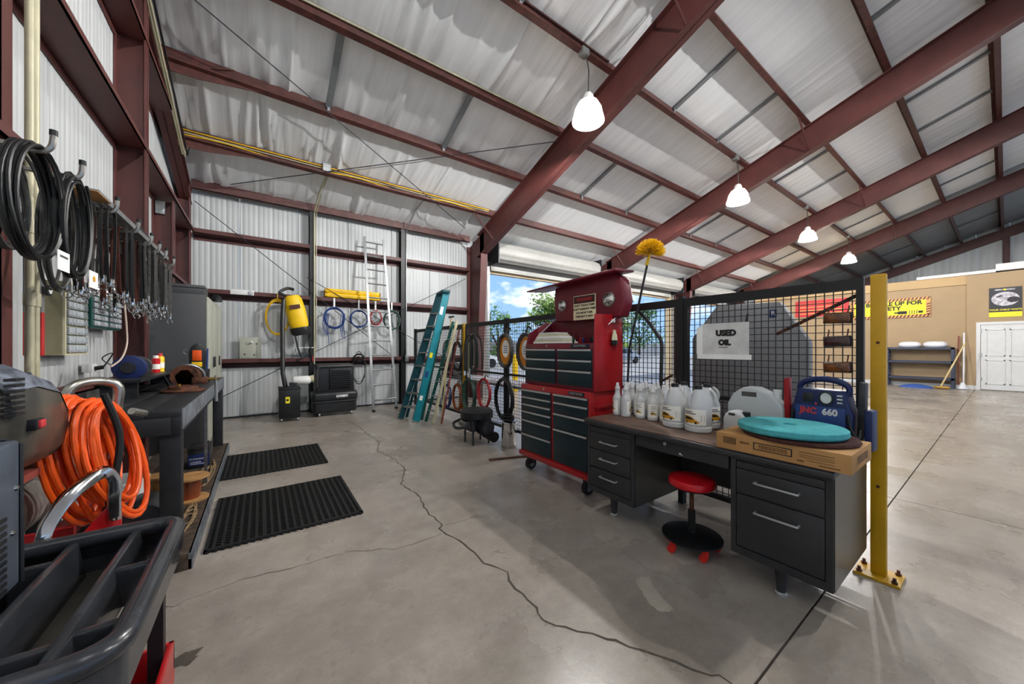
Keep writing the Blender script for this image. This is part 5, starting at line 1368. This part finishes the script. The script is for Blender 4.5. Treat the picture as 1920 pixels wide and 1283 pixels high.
BW(MB().tube(smooth_path(P, 5), .006, 7), 'cord', 'cord_pink', cr_)

# ---- air compressor with orange hose
cp = thing('air_compressor', 'dusty black air compressor on red frame with chrome bow handle', 'compressor', (-.78, 1.95, 0))
# shroud: domed cover, built as lofted sections along Y
secs = []
for (y, x0, x1, z0, zt) in ((1.63, -1.0, -.66, 1.04, 1.28), (1.68, -1.03, -.6, 1.0, 1.34), (1.82, -1.03, -.585, .98, 1.355), (1.98, -1.02, -.585, .98, 1.31), (2.1, -1.0, -.6, .99, 1.2), (2.16, -.98, -.66, 1.03, 1.12)):
    ring_ = []
    for i in range(18):
        a = 2 * PI * i / 18; cx, cz = (x0 + x1) / 2, (z0 + zt) / 2; e = .55
        ca, sa = math.cos(a), math.sin(a)
        ring_.append((cx + (x1 - x0) / 2 * abs(ca) ** e * (1 if ca >= 0 else -1), y, cz + (zt - z0) / 2 * abs(sa) ** e * (1 if sa >= 0 else -1)))
    secs.append(ring_)
mb = MB(); vs_ = [p for r_ in secs for p in r_]; fs_ = [(j * 18 + i, j * 18 + (i + 1) % 18, (j + 1) * 18 + (i + 1) % 18, (j + 1) * 18 + i) for j in range(5) for i in range(18)] + [tuple(range(17, -1, -1)), tuple(range(90, 108))]
shr = BW(mb.add(vs_, fs_), 'shroud', 'shroud', cp, ang=60)
for k in range(7): BW(MB().box(-.6, -.578, 1.66, 1.71, 1.2 + .017 * k, 1.208 + .017 * k), 'vent_slat', 'black_plastic', shr)
BW(MB().box(-.6, -.572, 1.76, 1.81, 1.14, 1.175), 'switch_bezel', 'black_plastic', shr, bevel=.004); BW(MB().box(-.58, -.566, 1.768, 1.802, 1.146, 1.17), 'rocker_switch', 'banner_red', shr, bevel=.003)
BW(MB().hexa([(-.84, 1.99, 1.309), (-.66, 1.99, 1.306), (-.66, 2.08, 1.227), (-.84, 2.08, 1.23), (-.84, 1.99, 1.316), (-.66, 1.99, 1.313), (-.66, 2.08, 1.234), (-.84, 2.08, 1.237)]), 'label', 'welder_grey', shr)
pv = [secs[j][i] for j in (1, 2, 3, 4) for i in range(1, 8)]; cz_ = 1.16; cx_ = -.81
pv = [(cx_ + (x_ - cx_) * 1.012, y_, cz_ + (z_ - cz_) * 1.03) for x_, y_, z_ in pv]
BW(MB().add(pv, [(j * 7 + i, j * 7 + i + 1, j * 7 + i + 8, j * 7 + i + 7) for j in range(3) for i in range(6)]), 'sticker', 'sticker_silver', shr)
BW(MB().lathe([(0, -.36), (.1, -.33), (.14, -.24), (.14, .24), (.1, .33), (0, .36)], (-.82, 2.02, .81), 26, 'y'), 'tank', 'tank_dusty', cp)
BW(MB().box(-.98, -.64, 1.7, 2.3, .95, .975), 'mount_plate', 'rust_red', cp)
for xx in (-1.0, -.64): BW(MB().box(xx, xx + .04, 1.66, 2.4, .66, .72), 'frame_rail', 'red_dusty', cp, bevel=.004)
for yy in (1.67, 2.33):
    for xx in (-1.0, -.64): BW(MB().box(xx, xx + .04, yy, yy + .04, .001, .66), 'frame_leg', 'black_metal', cp)
BW(MB().box(-1.0, -.6, 1.68, 2.38, .3, .33), 'lower_tray', 'black_metal', cp)
yh = 2.3
hp = [(-.66, yh - .06, .86), (-.655, yh - .06, 1.14), (-.65, yh - .05, 1.22), (-.62, yh - .02, 1.25), (-.57, yh + .02, 1.25), (-.53, yh + .04, 1.22), (-.535, yh + .04, 1.12), (-.56, yh + .02, .88)]
BW(MB().tube(smooth_path(hp, 4), .019, 10), 'lift_handle', 'dull_chrome', cp)
BW(MB().cyl((-.58, yh - .02, .98), (-.58, yh + .06, .98), .038, n=16), 'regulator', 'dull_chrome', cp); BW(MB().cyl((-.55, yh - .03, .93), (-.51, yh, .92), .022, n=10), 'valve_knob', 'rust_red', cp)
hz = thing('orange_air_hose', 'thick coil of bright orange air hose hung on handle', 'hose', (-.5, 2.24, .62))
mb = MB(); rnd = random.Random(21); pts = []
for k in range(15):
    ru, rv = rnd.uniform(.09, .18), rnd.uniform(.19, .275); cx = -.62 + .0105 * k + rnd.uniform(-.01, .01); tilt = rnd.uniform(-.08, .08); cy = 2.17 + rnd.uniform(-.02, .02)
    for i in range(24):
        a = PI / 2 + 2 * PI * i / 24
        pts.append((cx + .045 * math.sin(a) * -1 + .03 * math.cos(a), cy + ru * math.cos(a) + tilt * math.sin(a) * .5, 1.215 - rv + rv * math.sin(a) - .004 * k))
mb.tube(pts, .0098, 8)
BW(mb, 'hose', 'orange_hose', hz)
BW(MB().tube(smooth_path([(-.5, 2.04, 1.22), (-.46, 2.05, 1.05), (-.47, 2.03, .88), (-.5, 2.06, .75)], 5), .012, 8), 'black_tie', 'black_rubber', hz)
BW(MB().cyl((-.5, 2.4, 1.1), (-.47, 2.47, 1.075), .016, n=10), 'coupling', 'dull_chrome', hz)

# ---- foreground cart with black moulded tray, red base, chrome bow
ct = thing('tool_cart', 'red service cart with black moulded plastic tray in foreground', 'cart', (-.45, 1.25, 0))
TZ = .85; xl, xr, yn, yf = -.72, -.2, .94, 1.6
def rrect(x0, x1, y0, y1, r_, z, n_=5):
    out = []
    for cx, cy, a0 in ((x1 - r_, y1 - r_, 0), (x0 + r_, y1 - r_, PI / 2), (x0 + r_, y0 + r_, PI), (x1 - r_, y0 + r_, 1.5 * PI)):
        out += [(cx + r_ * math.cos(a0 + PI / 2 * i / n_), cy + r_ * math.sin(a0 + PI / 2 * i / n_), z) for i in range(n_ + 1)]
    return out
BW(MB().tube(rrect(xl + .02, xr - .02, yn + .02, yf - .02, .06, TZ - .02), .024, 12, closed=True), 'tray_rim', 'tray_plastic', ct)
wall_ = rrect(xl + .01, xr - .012, yn + .012, yf - .012, .055, TZ - .12); top_ = rrect(xl + .01, xr - .012, yn + .012, yf - .012, .055, TZ - .02); nn = len(wall_)
BW(MB().add(wall_ + top_ + rrect(xl + .016, xr - .018, yn + .018, yf - .018, .05, TZ - .12) + rrect(xl + .016, xr - .018, yn + .018, yf - .018, .05, TZ - .02), [(i, (i + 1) % nn, nn + (i + 1) % nn, nn + i) for i in range(nn)] + [(2 * nn + i, 3 * nn + i, 3 * nn + (i + 1) % nn, 2 * nn + (i + 1) % nn) for i in range(nn)] + [(i, 2 * nn + i, 2 * nn + (i + 1) % nn, (i + 1) % nn) for i in range(nn)]), 'tray_skirt', 'tray_plastic', ct)
for x in (-.58, -.44, -.315):
    BW(MB().hexa([(x - .026, yn + .05, TZ - .12), (x + .026, yn + .05, TZ - .12), (x + .026, yf - .04, TZ - .12), (x - .026, yf - .04, TZ - .12), (x - .01, yn + .05, TZ - .012), (x + .01, yn + .05, TZ - .012), (x + .01, yf - .04, TZ - .012), (x - .01, yf - .04, TZ - .012)]), 'tray_ridge', 'tray_plastic', ct, bevel=.006)
for (a, b, y) in ((-.70, -.44, 1.47), (-.315, -.23, 1.33), (-.44, -.315, 1.06), (-.315, -.23, 1.08)):
    BW(MB().box(a, b, y - .012, y + .012, TZ - .12, TZ - .02), 'tray_divider', 'tray_plastic', ct, bevel=.006)
for (a, b) in ((-.715, -.58), (-.58, -.44), (-.44, -.315)):
    BW(MB().box(a, b, yn + .02, yf - .02, TZ - .128, TZ - .118), 'tray_floor', 'shroud', ct)
BW(MB().box(xl + .02, xr - .03, yn + .03, yf - .03, .32, .36), 'lower_shelf', 'red_paint', ct)
for (a, b, c, d) in ((xl + .02, xr - .03, yn + .03, yn + .045), (xl + .02, xr - .03, yf - .045, yf - .03), (xr - .045, xr - .03, yn + .03, yf - .03), (xl + .02, xl + .035, yn + .03, yf - .03)): BW(MB().box(a, b, c, d, .36, .45), 'shelf_lip', 'red_paint', ct, bevel=.003)
for xx in (xl + .04, xr - .08):
    for yy in (yn + .06, yf - .1): BW(MB().box(xx, xx + .035, yy, yy + .035, .1, TZ - .1), 'post', 'black_metal', ct)
for xx in (xl + .06, xr - .06):
    for yy in (yn + .08, yf - .08):
        BW(MB().cyl((xx - .015, yy, .05), (xx + .015, yy, .05), .049, n=18), 'caster', 'tire', ct); BW(MB().box(xx - .022, xx + .022, yy - .02, yy + .02, .06, .105), 'caster_fork', 'alu', ct)
bw = cp
P = [onY(80, 1010, 1.64), onY(95, 975, 1.66), onY(130, 930, 1.7), onY(178, 893, 1.76), onY(200, 885, 1.78), onY(214, 900, 1.79), onY(214, 930, 1.79)]
P = [Vector((-.6, 1.7, .5))] + [P[0] + Vector((0, 0, -.05))] + P + [P[-1] + Vector((0, 0, -.08))]
BW(MB().tube(smooth_path(P, 4), 0, flat=(.05, .03, (.3, -.9, 0))), 'bow_handle', 'chrome', bw, bevel=.006)
q = [onY(152, 1003, 1.76), onY(224, 925, 1.80), onY(226, 965, 1.80), onY(195, 1000, 1.78)]
BW(MB().prism([q[0], q[1], q[2], q[2] + Vector((0, 0, -.3)), q[0] + Vector((0, 0, -.3))], (.0, .02, 0)), 'side_plate', 'red_paint', bw, bevel=.003)
BW(MB().box(-.95, -.52, 1.84, 1.855, .5, .79), 'back_plate', 'red_dusty', bw)
for xx in (-.9, -.55): BW(MB().box(xx, xx + .03, 1.82, 1.86, .001, .5), 'upright', 'red_dusty', bw)
# grey vented box standing on the tray
wl_ = thing('welder_box', 'grey vented steel welder box standing on tray at left edge', 'welder', (-.6, 1.25, TZ - .01))
MB().box(-.1, .13, -.14, .118, 0, .34).build('housing', 'welder_grey', wl_, bevel=.006)
for k in range(11): MB().box(.129, .134, -.13, .055, .01 + .016 * k, .018 + .016 * k).build('louvre', 'black_plastic', wl_)
for y_, z_ in ((.1, .23), (.085, .13)): MB().lathe([(0, 0), (.007, 0), (.005, .004), (0, .005)], (.13, y_, z_), 10, 'x').build('screw', 'chrome', wl_)
MB().tube([(-.05, .115, .34), (.11, .115, .343), (.131, .119, .33), (.132, .119, .0)], .004, 6).build('edge_trim', 'black_plastic', wl_)

# ================================================================== BACK WALL THINGS
GY = 8.69                                  # inner edge of the girts
# wall plate leaning on the lowest girt
t = thing('wall_plate', 'grey steel plate with handle knob propped on lower girt', 'plate', (-.17, 8.75, 1.185))
MB().box(-.18, .17, -.012, .012, 0, .42).build('plate', 'cab_front', t, bevel=.002); MB().cyl((-.06, -.012, .3), (.02, -.06, .33), .025, n=12).build('grip', 'white_plastic', t)
for x_, z_ in ((.09, .29), (.05, .07), (-.1, .08)): MB().cyl((x_, -.014, z_), (x_, -.012, z_), .016, n=10).build('hole', 'black_plastic', t)
# white level on the middle girt
t = thing('thermostat_box', 'white oblong control box with round dial on middle girt', 'control box', (-.29, 8.74, 2.435))
MB().box(-.2, .17, -.05, .05, .0, .1).build('box_body', 'white_plastic', t, bevel=.006); MB().lathe([(0, -.02), (.045, -.015), (.045, 0), (0, 0)], (.12, -.05, .05), 16, 'y').build('dial', 'galv', t)
# yellow hose coil + backpack + hook
t = thing('yellow_hose_coil', 'yellow hose coil hanging on the middle girt', 'hose', (.25, 8.62, 1.75))
mb = MB(); coil(mb, (.27, 8.63, 2.02), (1, 0, 0), (0, 0, 1), .2, .35, 7, .014, .03, 26, .02, seed=3); BW(mb, 'hose', 'yellow_cable', t); BW(MB().tube([(.27, 8.63, 2.36), (.27, 8.67, 2.5)], .008, 6), 'hanger', 'yellow_cable', t)
t = thing('backpack_sprayer', 'yellow and black backpack blower hanging on girt left of column', 'backpack', (.69, 8.46, 1.62), rot=(0, R(-12), 0))
MB().lathe([(0, .0), (.15, .02), (.175, .1), (.18, .4), (.16, .62), (.12, .7), (0, .71)], (0, .02, .16), 22, sx=1, sy=.75).build('shell', 'yellow_bright', t)
MB().lathe([(0, 0), (.14, .0), (.18, .05), (.185, .16), (.0, .17)], (0, .02, .04), 20, sx=1, sy=.8).build('base_cup', 'black_plastic', t)
MB().box(-.1, .08, -.15, -.12, .58, .66).build('brand_print', 'webbing_brown', t)
for x_ in (-.12, .1): MB().tube([(x_, -.05, .1), (x_ - .01, -.07, -.2), (x_ + .01, -.06, -.42)], 0, flat=(.035, .006, (1, 0, 0))).build('shoulder_strap', 'webbing', t)
MB().tube(smooth_path([(-.1, 0, .86), (-.2, .02, .95), (-.05, .05, 1.02), (.06, .03, .98)], 4), .03, 8).build('nozzle', 'black_plastic', t)
# black cabinet on casters with exhaust pipe and horn
t = thing('fume_extractor', 'black cabinet on casters with yellow sticker and tall pipe', 'extractor', (.44, 8.05, 0))
MB().box(-.17, .17, -.2, .2, .07, .62).build('cabinet', 'black_metal', t, bevel=.008); MB().box(-.175, .175, -.205, .205, .6, .64).build('lid', 'black_metal', t, bevel=.006)
MB().box(-.07, .0, -.204, -.2, .35, .47).build('sticker', 'vinyl_yellow', t); MB().box(-.06, -.02, -.2055, -.204, .39, .43).build('sticker_print', 'ink', t)
for x_ in (-.13, .13):
    for y_ in (-.16, .16): MB().cyl((x_ - .012, y_, .036), (x_ + .012, y_, .036), .035, n=14).build('caster', 'alu', t); MB().box(x_ - .02, x_ + .02, y_ - .02, y_ + .02, .04, .075).build('caster_fork', 'dark_steel', t)
MB().tube([(-.06, .08, .64), (-.08, .1, .78), (-.1, .12, .9), (-.1, .28, 1.9), (-.08, .32, 2.36)], .04, 12).build('suction_pipe', 'black_plastic', t)
MB().lathe([(.07, 0), (.085, .02), (.085, .26), (.06, .3)], (.06, -.02, .76), 18, 'x').build('fan_housing', 'white_plastic', t); MB().lathe([(.06, 0), (.075, .06), (.078, .07), (.0, .07)], (.34, -.02, .78), 18, 'x').build('horn', 'cream_edge', t)
MB().box(.0, .12, -.1, .08, .62, .72).build('pedestal', 'black_plastic', t)
# evaporative cooler
t = thing('evaporative_cooler', 'big black evaporative cooler on casters below the girt', 'cooler', (1.25, 8.25, 0))
MB().box(-.4, .4, -.28, .25, .07, .42).build('tank', 'black_plastic', t, bevel=.05, seg=3)
MB().box(-.42, .42, -.3, .26, .3, .5).build('tank_shoulder', 'black_plastic', t, bevel=.06, seg=3)
MB().box(-.36, .36, -.22, .25, .48, 1.06).build('tower', 'black_plastic', t, bevel=.035, seg=3)
gl = MB().box(-.12, .3, -.26, -.2, .56, .98).build('louvre_box', 'black_metal', t, bevel=.01)
for k in range(9): MB().box(-.09, .27, -.285, -.255, .6 + .04 * k, .612 + .04 * k).build('louvre', 'black_plastic', gl)
MB().tube([(-.34, -.24, .6), (-.34, -.27, .95), (-.3, -.27, 1.02), (.3, -.27, 1.02), (.34, -.25, .98)], .014, 8).build('bar_handle', 'grey_hose', t)
MB().box(-.0, .22, -.306, -.299, .38, .43).build('name_plate', 'photo_grey', t, bevel=.002)
MB().tube([(-.4, -.3, .3), (.4, -.3, .3)], .012, 6).build('trim_line', 'black_metal', t)
for x_ in (-.3, .3):
    for y_ in (-.22, .2): MB().cyl((x_ - .015, y_, .04), (x_ + .015, y_, .04), .039, n=14).build('caster', 'alu', t)
# cord on the girt beside it
t = thing('power_cord', 'black cord hung over lower girt right of cooler', 'cord', (1.82, 8.62, .6))
mb = MB(); coil(mb, (1.82, 8.6, .92), (1, 0, 0), (0, 0, 1), .13, .33, 3, .008, .03, 22, .06, seed=8); BW(mb, 'cord', 'black_hose', t)
mb = MB(); coil(mb, (1.82, 8.58, 1.17), (1, 0, 0), (0, 0, 1), .1, .08, 6, .012, .03, 16, .08, seed=2); BW(mb, 'cord_bundle', 'black_hose', t)
# small white bracket shelf
t = thing('bracket_shelf', 'small white bracket shelf beside the first wind column', 'shelf', (.72, 8.6, 1.33))
MB().box(-.18, .18, -.08, .08, .06, .08).build('shelf_board', 'white_paint', t); MB().tube([(-.14, .07, -.08), (-.14, .07, .05), (-.14, -.06, .06)], .01, 6).build('bracket', 'white_paint', t)
# yellow batons on the middle girt
for k, (z, y, lb) in enumerate(((2.52, 8.73, 'lower front yellow baton light bar lying on middle girt'), (2.52, 8.84, 'lower rear yellow baton light bar lying on middle girt'), (2.622, 8.78, 'upper yellow light bar lying across two others'))):
    t = thing('yellow_light_bar', lb, 'light bar', (1.74, y, z), group='yellow light bars on the girt')
    MB().box(-.58, .58, -.048, .048, 0, .1).build('bar_body', 'yellow_bright', t, bevel=.03, seg=3)
    for x_ in (-.6, .57): MB().box(x_, x_ + .03, -.045, .045, .01, .09).build('end_cap', 'yellow_paint', t, bevel=.01)
    MB().box(-.5, .5, -.052, -.048, .035, .06).build('lens_strip', 'yellow_cable', t)
# cable coils on white tabs under the girt
cc = [(1.32, 2.06, .2, .22, 9, 'blue_cable', 'large blue cable coil with loose tails left of ladder', 1), (1.83, 2.06, .18, .19, 6, 'blue_cable', 'smaller round blue cable coil behind ladder left rail', 2), (2.2, 2.1, .13, .16, 5, 'red_cable', 'small red cable coil seen between ladder rungs', 3), (2.58, 2.06, .19, .22, 7, 'green_wire', 'dark green cable coil right of ladder', 4)]
for x_, z_, ru, rv, n_, m, lb, sd in cc:
    t = thing('cable_coil', lb, 'cable', (x_, 8.63, z_ - rv), group='cable coils under the middle girt')
    mb = MB(); coil(mb, (x_, 8.63, z_), (1, 0, 0), (0, 0, 1), ru, rv, n_, .011, .03, 24, .03, seed=sd); BW(mb, 'cable', m, t)
    BW(MB().box(x_ - .018, x_ + .018, 8.655, 8.662, z_ + rv - .06, 2.5), 'hanger_tab', 'white_plastic', t)
    if sd == 1:
        for q in range(7):
            a = x_ + (-.22 + .03 * q if q < 4 else .12 + .035 * (q - 4)); BW(MB().tube(smooth_path([(a + .02, 8.62, z_ + .1), (a - .01, 8.6, z_ - .15), (a + .02, 8.6, z_ - .35 - .2 * (q == 3) - .02 * q)], 4), .008, 6), 'tail', 'blue_cable', t)
        for q in range(3): BW(MB().tube(arc((x_, 8.6, z_ + .02 - .05 * q), .1, R(180), R(360), 10, (1, 0, 0), (0, 0, 1)), .008, 6), 'loop', 'photo_grey', t)
# aluminium ladder leaning on the wall
ld = thing('aluminium_ladder', 'tall aluminium rung ladder leaning against back wall', 'ladder', (2.15, 8.1, 0))
A0, A1 = Vector((1.98, 7.95, .03)), Vector((1.95, 8.64, 3.98)); B0, B1 = Vector((2.52, 8.1, .03)), Vector((2.38, 8.66, 3.98))
for a, b in ((A0, A1), (B0, B1)):
    rl_ = BW(MB().beam(a, b, .025, .05, (1, 0, 0)), 'rail', 'alu', ld)
    BW(MB().obox(a + Vector((0, 0, -.0)), (.05, .1, .04)), 'foot', 'black_rubber', rl_)
for k in range(12):
    f = .055 + .083 * k; BW(MB().cyl(A0.lerp(A1, f), B0.lerp(B1, f), .017, n=8), 'rung', 'alu', ld)
# teal step ladder leaning on the partition
sl = thing('step_ladder', 'teal fibreglass step ladder folded and leaning on partition', 'ladder', (2.35, 6.7, 0))
f0, f1 = Vector((2.22, 6.86, .0)), Vector((2.36, 6.42, .0)); tp0, tp1 = Vector((2.98, 6.78, 2.5)), Vector((3.02, 6.52, 2.5))
upv = (0, 1, 0)
BW(MB().beam(f0 + Vector((0, 0, .02)), tp0, .1, .035, upv), 'side_rail', 'teal_dark', sl); BW(MB().beam(f1 + Vector((0, 0, .02)), tp1, .13, .04, upv), 'side_rail', 'teal', sl)
bo_ = Vector((.13, .05, 0))
BW(MB().beam(f0 + bo_ + Vector((0, 0, .02)), tp0 + Vector((.05, 0, 0)), .05, .03, upv), 'rear_rail', 'teal_dark', sl); BW(MB().beam(f1 + bo_ + Vector((0, 0, .02)), tp1 + Vector((.05, 0, 0)), .05, .03, upv), 'rear_rail', 'green_box', sl)
for k in range(8):
    f = .1 + .105 * k; a, b = f0.lerp(tp0, f), f1.lerp(tp1, f); BW(MB().beam(a, b, .09, .028), 'step', 'galv', sl)
BW(MB().obox((tp0 + tp1) / 2 + Vector((.02, 0, .02)), (.16, .42, .06), (0, 0, R(-8))), 'top_cap', 'teal_dark', sl, bevel=.01)
for f, m, w in ((.16, 'label_white', .09), (.33, 'screen_blue', .12), (.48, 'vinyl_yellow', .1), (.82, 'label_white', .16)):
    a = f1.lerp(tp1, f); b = f1.lerp(tp1, f + w / 2.6); n_ = Vector((-.35, -.045, .02)); BW(MB().beam(a + Vector((-.052, -.012, .012)) * .35 + Vector((-.0, -.021, 0)), b + Vector((-.052, -.012, .012)) * .35 + Vector((-.0, -.021, 0)), .06, .004, upv), 'sticker', m, sl)
# second ladder and poles behind it
l2 = thing('grey_step_ladder', 'narrow weathered ladder leaning behind the teal one', 'ladder', (2.62, 6.4, 0))
a0, a1, b0, b1 = Vector((2.5, 6.28, .0)), Vector((3.02, 6.2, 1.9)), Vector((2.56, 6.08, .0)), Vector((3.03, 6.06, 1.9))
for a, b, m in ((a0, a1, 'green_box'), (b0, b1, 'cream_edge')): BW(MB().beam(a + Vector((0, 0, .02)), b, .05, .025, upv), 'rail', m, l2)
for k in range(6): BW(MB().beam(a0.lerp(a1, .12 + .14 * k), b0.lerp(b1, .12 + .14 * k), .05, .02), 'rung', 'galv', l2)
for (x_, y_, y2, z_, m, lb) in ((2.68, 5.98, 5.96, 1.75, 'rust_red', 'faded red pole leaning on partition right of the ladders'), (2.78, 6.2, 6.3, 2.0, 'handle_wood', 'wooden handled rake leaning behind the ladders')):
    t = thing('long_pole', lb, 'pole', (x_, y_, 0)); BW(MB().tube([(x_, y_, .01), (3.03, y2, z_)], .016, 7), 'shaft', m, t)
    BW(MB().beam((3.03, y2 - .1, z_), (3.03, y2 + .1, z_), .03, .03), 'cross_head', 'dark_steel', t)

# ---- things hung on the partition, far part
FXH = 3.0
hang = [((858, 668), .17, .26, 6, .011, 'black_hose', 'narrow black cable coil high on partition next to yellow post', 11, 'u'),
        ((838, 742), .15, .23, 6, .011, 'navy', 'dark blue cable coil low on partition behind ladders', 12, 'l'), ((857, 745), .17, .24, 7, .011, 'copper', 'copper coloured cable coil low on partition', 13, 'l'),
        ((879, 742), .2, .28, 10, .013, 'green_wire', 'dark green cable coil low on partition', 14, 'l'), ((908, 738), .2, .23, 5, .012, 'red_cable', 'red cable coil low on partition', 15, 'l'),
        ((944, 748), .23, .3, 10, .014, 'black_hose', 'thick black cable coil above the steel canister', 16, 'l'), ((838, 660), .14, .2, 5, .01, 'grey_hose', 'grey cable coil high on partition behind ladders', 17, 'u')]
for p, ru, rv, n_, r_, m, lb, sd, row in hang:
    c = onX(p[0], p[1], FXH); t = thing('hung_cable', lb, 'cable', (FXH, c.y, c.z - rv), group='cable coils hung on the partition')
    mb = MB(); coil(mb, c, (0, 1, 0), (0, 0, 1), ru, rv, n_, r_, .03, 24, .03, seed=sd); BW(mb, 'cable', m, t)
    BW(MB().tube([(FXH, c.y, c.z + rv - .01), (FXH + .03, c.y, c.z + rv + .07), (FXH + .07, c.y, c.z + rv + .05)], .009, 6), 'hook', 'black_rubber', t)
c = onX(888, 655, FXH)
t = thing('hose_bundle', 'grey tangle of hoses with fittings hung beside yellow post', 'hose', (FXH, c.y, c.z - .35), group='cable coils hung on the partition')
for q in range(9):
    rnd = random.Random(q); w = rnd.uniform(.06, .2); h = rnd.uniform(.3, .55); y0_ = c.y + rnd.uniform(-.12, .12); x_ = FXH - rnd.uniform(0, .06)
    BW(MB().tube(smooth_path([(x_, y0_ - w, c.z - h + .2), (x_, y0_ - w * .9, c.z + .1), (x_, y0_, c.z + .25), (x_, y0_ + w * .9, c.z + .1), (x_, y0_ + w, c.z - h + .1)], 4), .016, 7), 'hose', ('grey_hose', 'cream_metal', 'black_hose')[q % 3], t)
    BW(MB().cyl((x_, y0_ + w, c.z - h + .1), (x_, y0_ + w, c.z - h + .02), .02, n=8), 'fitting', 'chrome', t)
for p, lb in (((947, 658), 'left dark grey hose coil on partition with orange stand-in disc'), ((985, 660), 'right hose coil beside tool chest with orange stand-in disc')):
    c = onX(p[0], p[1], FXH - .03); t = thing('backed_hose_coil', lb, 'reel', (FXH - .03, c.y, c.z - .28), group='hose coils over orange discs')
    P = [(FXH - .02, c.y + .15 * math.cos(a), c.z + .21 * math.sin(a)) for a in [2 * PI * i / 26 for i in range(26)]]
    BW(MB().prism(P, (.02, 0, 0)), 'sunlit_disc', 'orange_disc', t)  # orange disc stands in for the sunlit view through the coil
    mb = MB(); coil(mb, (FXH - .03, c.y, c.z), (0, 1, 0), (0, 0, 1), .175, .25, 5, .017, .025, 26, .02, seed=int(c.y * 100)); BW(mb, 'hose', 'grey_hose', t)
    P = [(FXH - .024, c.y + .09 * math.cos(a), c.z + .03 + .13 * math.sin(a)) for a in [2 * PI * i / 20 for i in range(20)]]
    BW(MB().prism(P, (.004, 0, 0)), 'label', 'paper', t)  # white oval stands in for the glare at the coil centre
    for k in range(4): BW(MB().box(FXH - .0255, FXH - .024, c.y - .05, c.y + .05, c.z - .03 + .03 * k, c.z - .02 + .03 * k), 'text_print', 'screen_blue', t)
    BW(MB().tube([(FXH - .03, c.y, c.z + .24), (FXH + .02, c.y, c.z + .36), (FXH + .07, c.y, c.z + .33)], .014, 6), 'hook', 'black_rubber', t)
# cartons / stored boxes on a shelf strip along the partition
for (p0, p1, m, lb) in (((832, 680), (852, 705), 'rust_red', 'small reddish carton on ledge behind partition'), ((853, 680), (866, 705), 'white_paint', 'small white carton on ledge behind partition'), ((866, 682), (874, 705), 'navy_light', 'small blue carton on ledge behind partition')):
    a, b = onX(*p0, 3.3), onX(*p1, 3.3)
    t = thing('small_carton', lb, 'carton', (3.35, (a.y + b.y) / 2, b.z), group='cartons behind partition')
    BW(MB().box(3.25, 3.42, min(a.y, b.y), max(a.y, b.y), b.z, a.z), 'carton', m, t, bevel=.003); BW(MB().box(3.249, 3.25, min(a.y, b.y) + .03, max(a.y, b.y) - .03, b.z + .05, b.z + .09), 'label', 'label_white', t)
lz = onX(852, 705, 3.3).z
sf = thing('ledge_table', 'long pale table behind partition carrying cartons', 'table', (3.5, 5.6, 0))
BW(MB().box(3.2, 3.8, 3.6, 7.4, lz - .05, lz - .003), 'table_top', 'photo_grey', sf, bevel=.004)
for xx in (3.24, 3.72):
    for yy in (3.65, 7.3): BW(MB().box(xx, xx + .04, yy, yy + .04, 0, lz - .05), 'leg', 'alu', sf)
# small engine on a stand and polished canister
c = onZ(905, 832)
en = thing('small_engine', 'black small engine block on short legs before partition', 'engine', (c.x - .04, c.y + .1, 0))
MB().lathe([(0, .36), (.2, .36), (.24, .38), (.24, .47), (.2, .5), (.08, .52), (0, .52)], n=26).build('flywheel_cover', 'black_metal', en)
MB().box(-.17, .17, -.15, .15, .2, .37).build('crankcase', 'dark_steel', en, bevel=.02)
MB().cyl((-.0, -.32, .27), (0, -.12, .27), .09, n=18).build('cylinder', 'dark_steel', en)
for k in range(5): MB().cyl((0, -.3 + .035 * k, .27), (0, -.29 + .035 * k, .27), .115, n=18).build('cooling_fin', 'black_metal', en)
MB().cyl((.12, -.05, .14), (.12, -.3, .12), .075, n=16).build('muffler', 'black_metal', en); MB().cyl((-.2, .1, .3), (-.2, -.1, .3), .05, n=12).build('carburettor', 'steel', en)
MB().tube(smooth_path([(-.1, .2, .34), (-.28, .18, .3), (-.34, .0, .26), (-.22, -.14, .28)], 4), .02, 8).build('intake_pipe', 'dark_steel', en)
for x_, y_ in ((-.13, -.12), (.13, -.12), (-.13, .12), (.13, .12)): MB().cyl((x_, y_, 0), (x_, y_, .2), .015, n=8).build('leg', 'dark_steel', en)
c = onZ(950, 838)
cn = thing('steel_canister', 'polished stainless steel canister standing beside red cabinet', 'canister', (c.x + .02, c.y - .03, 0))
MB().lathe([(0, .003), (.1, .003), (.105, .01), (.105, .35), (.09, .365), (.0, .37)], n=30).build('can', 'chrome', cn); MB().lathe([(.107, .02), (.107, .035)], n=30).build('band', 'dull_chrome', cn)
MB().tube(arc((0, 0, .37), .06, 0, PI, 10, (0, 1, 0), (0, 0, 1)), .008, 6).build('bail', 'black_metal', cn)
mb = MB(); coil(mb, (-.02, .0, .42), (0, 1, 0), (1, 0, 0), .09, .07, 5, .012, .05, 14, .1, seed=6); mb.build('hose', 'black_hose', cn)
# leaning angle irons by the tool cabinet foot: two slim flats on the floor
t = thing('floor_bar', 'flat steel bar lying on floor between canister and cabinet', 'bar', (2.6, 3.8, 0))
BW(MB().beam((2.3, 3.72, .008), (3.0, 3.5, .008), .05, .012), 'bar', 'rust', t)
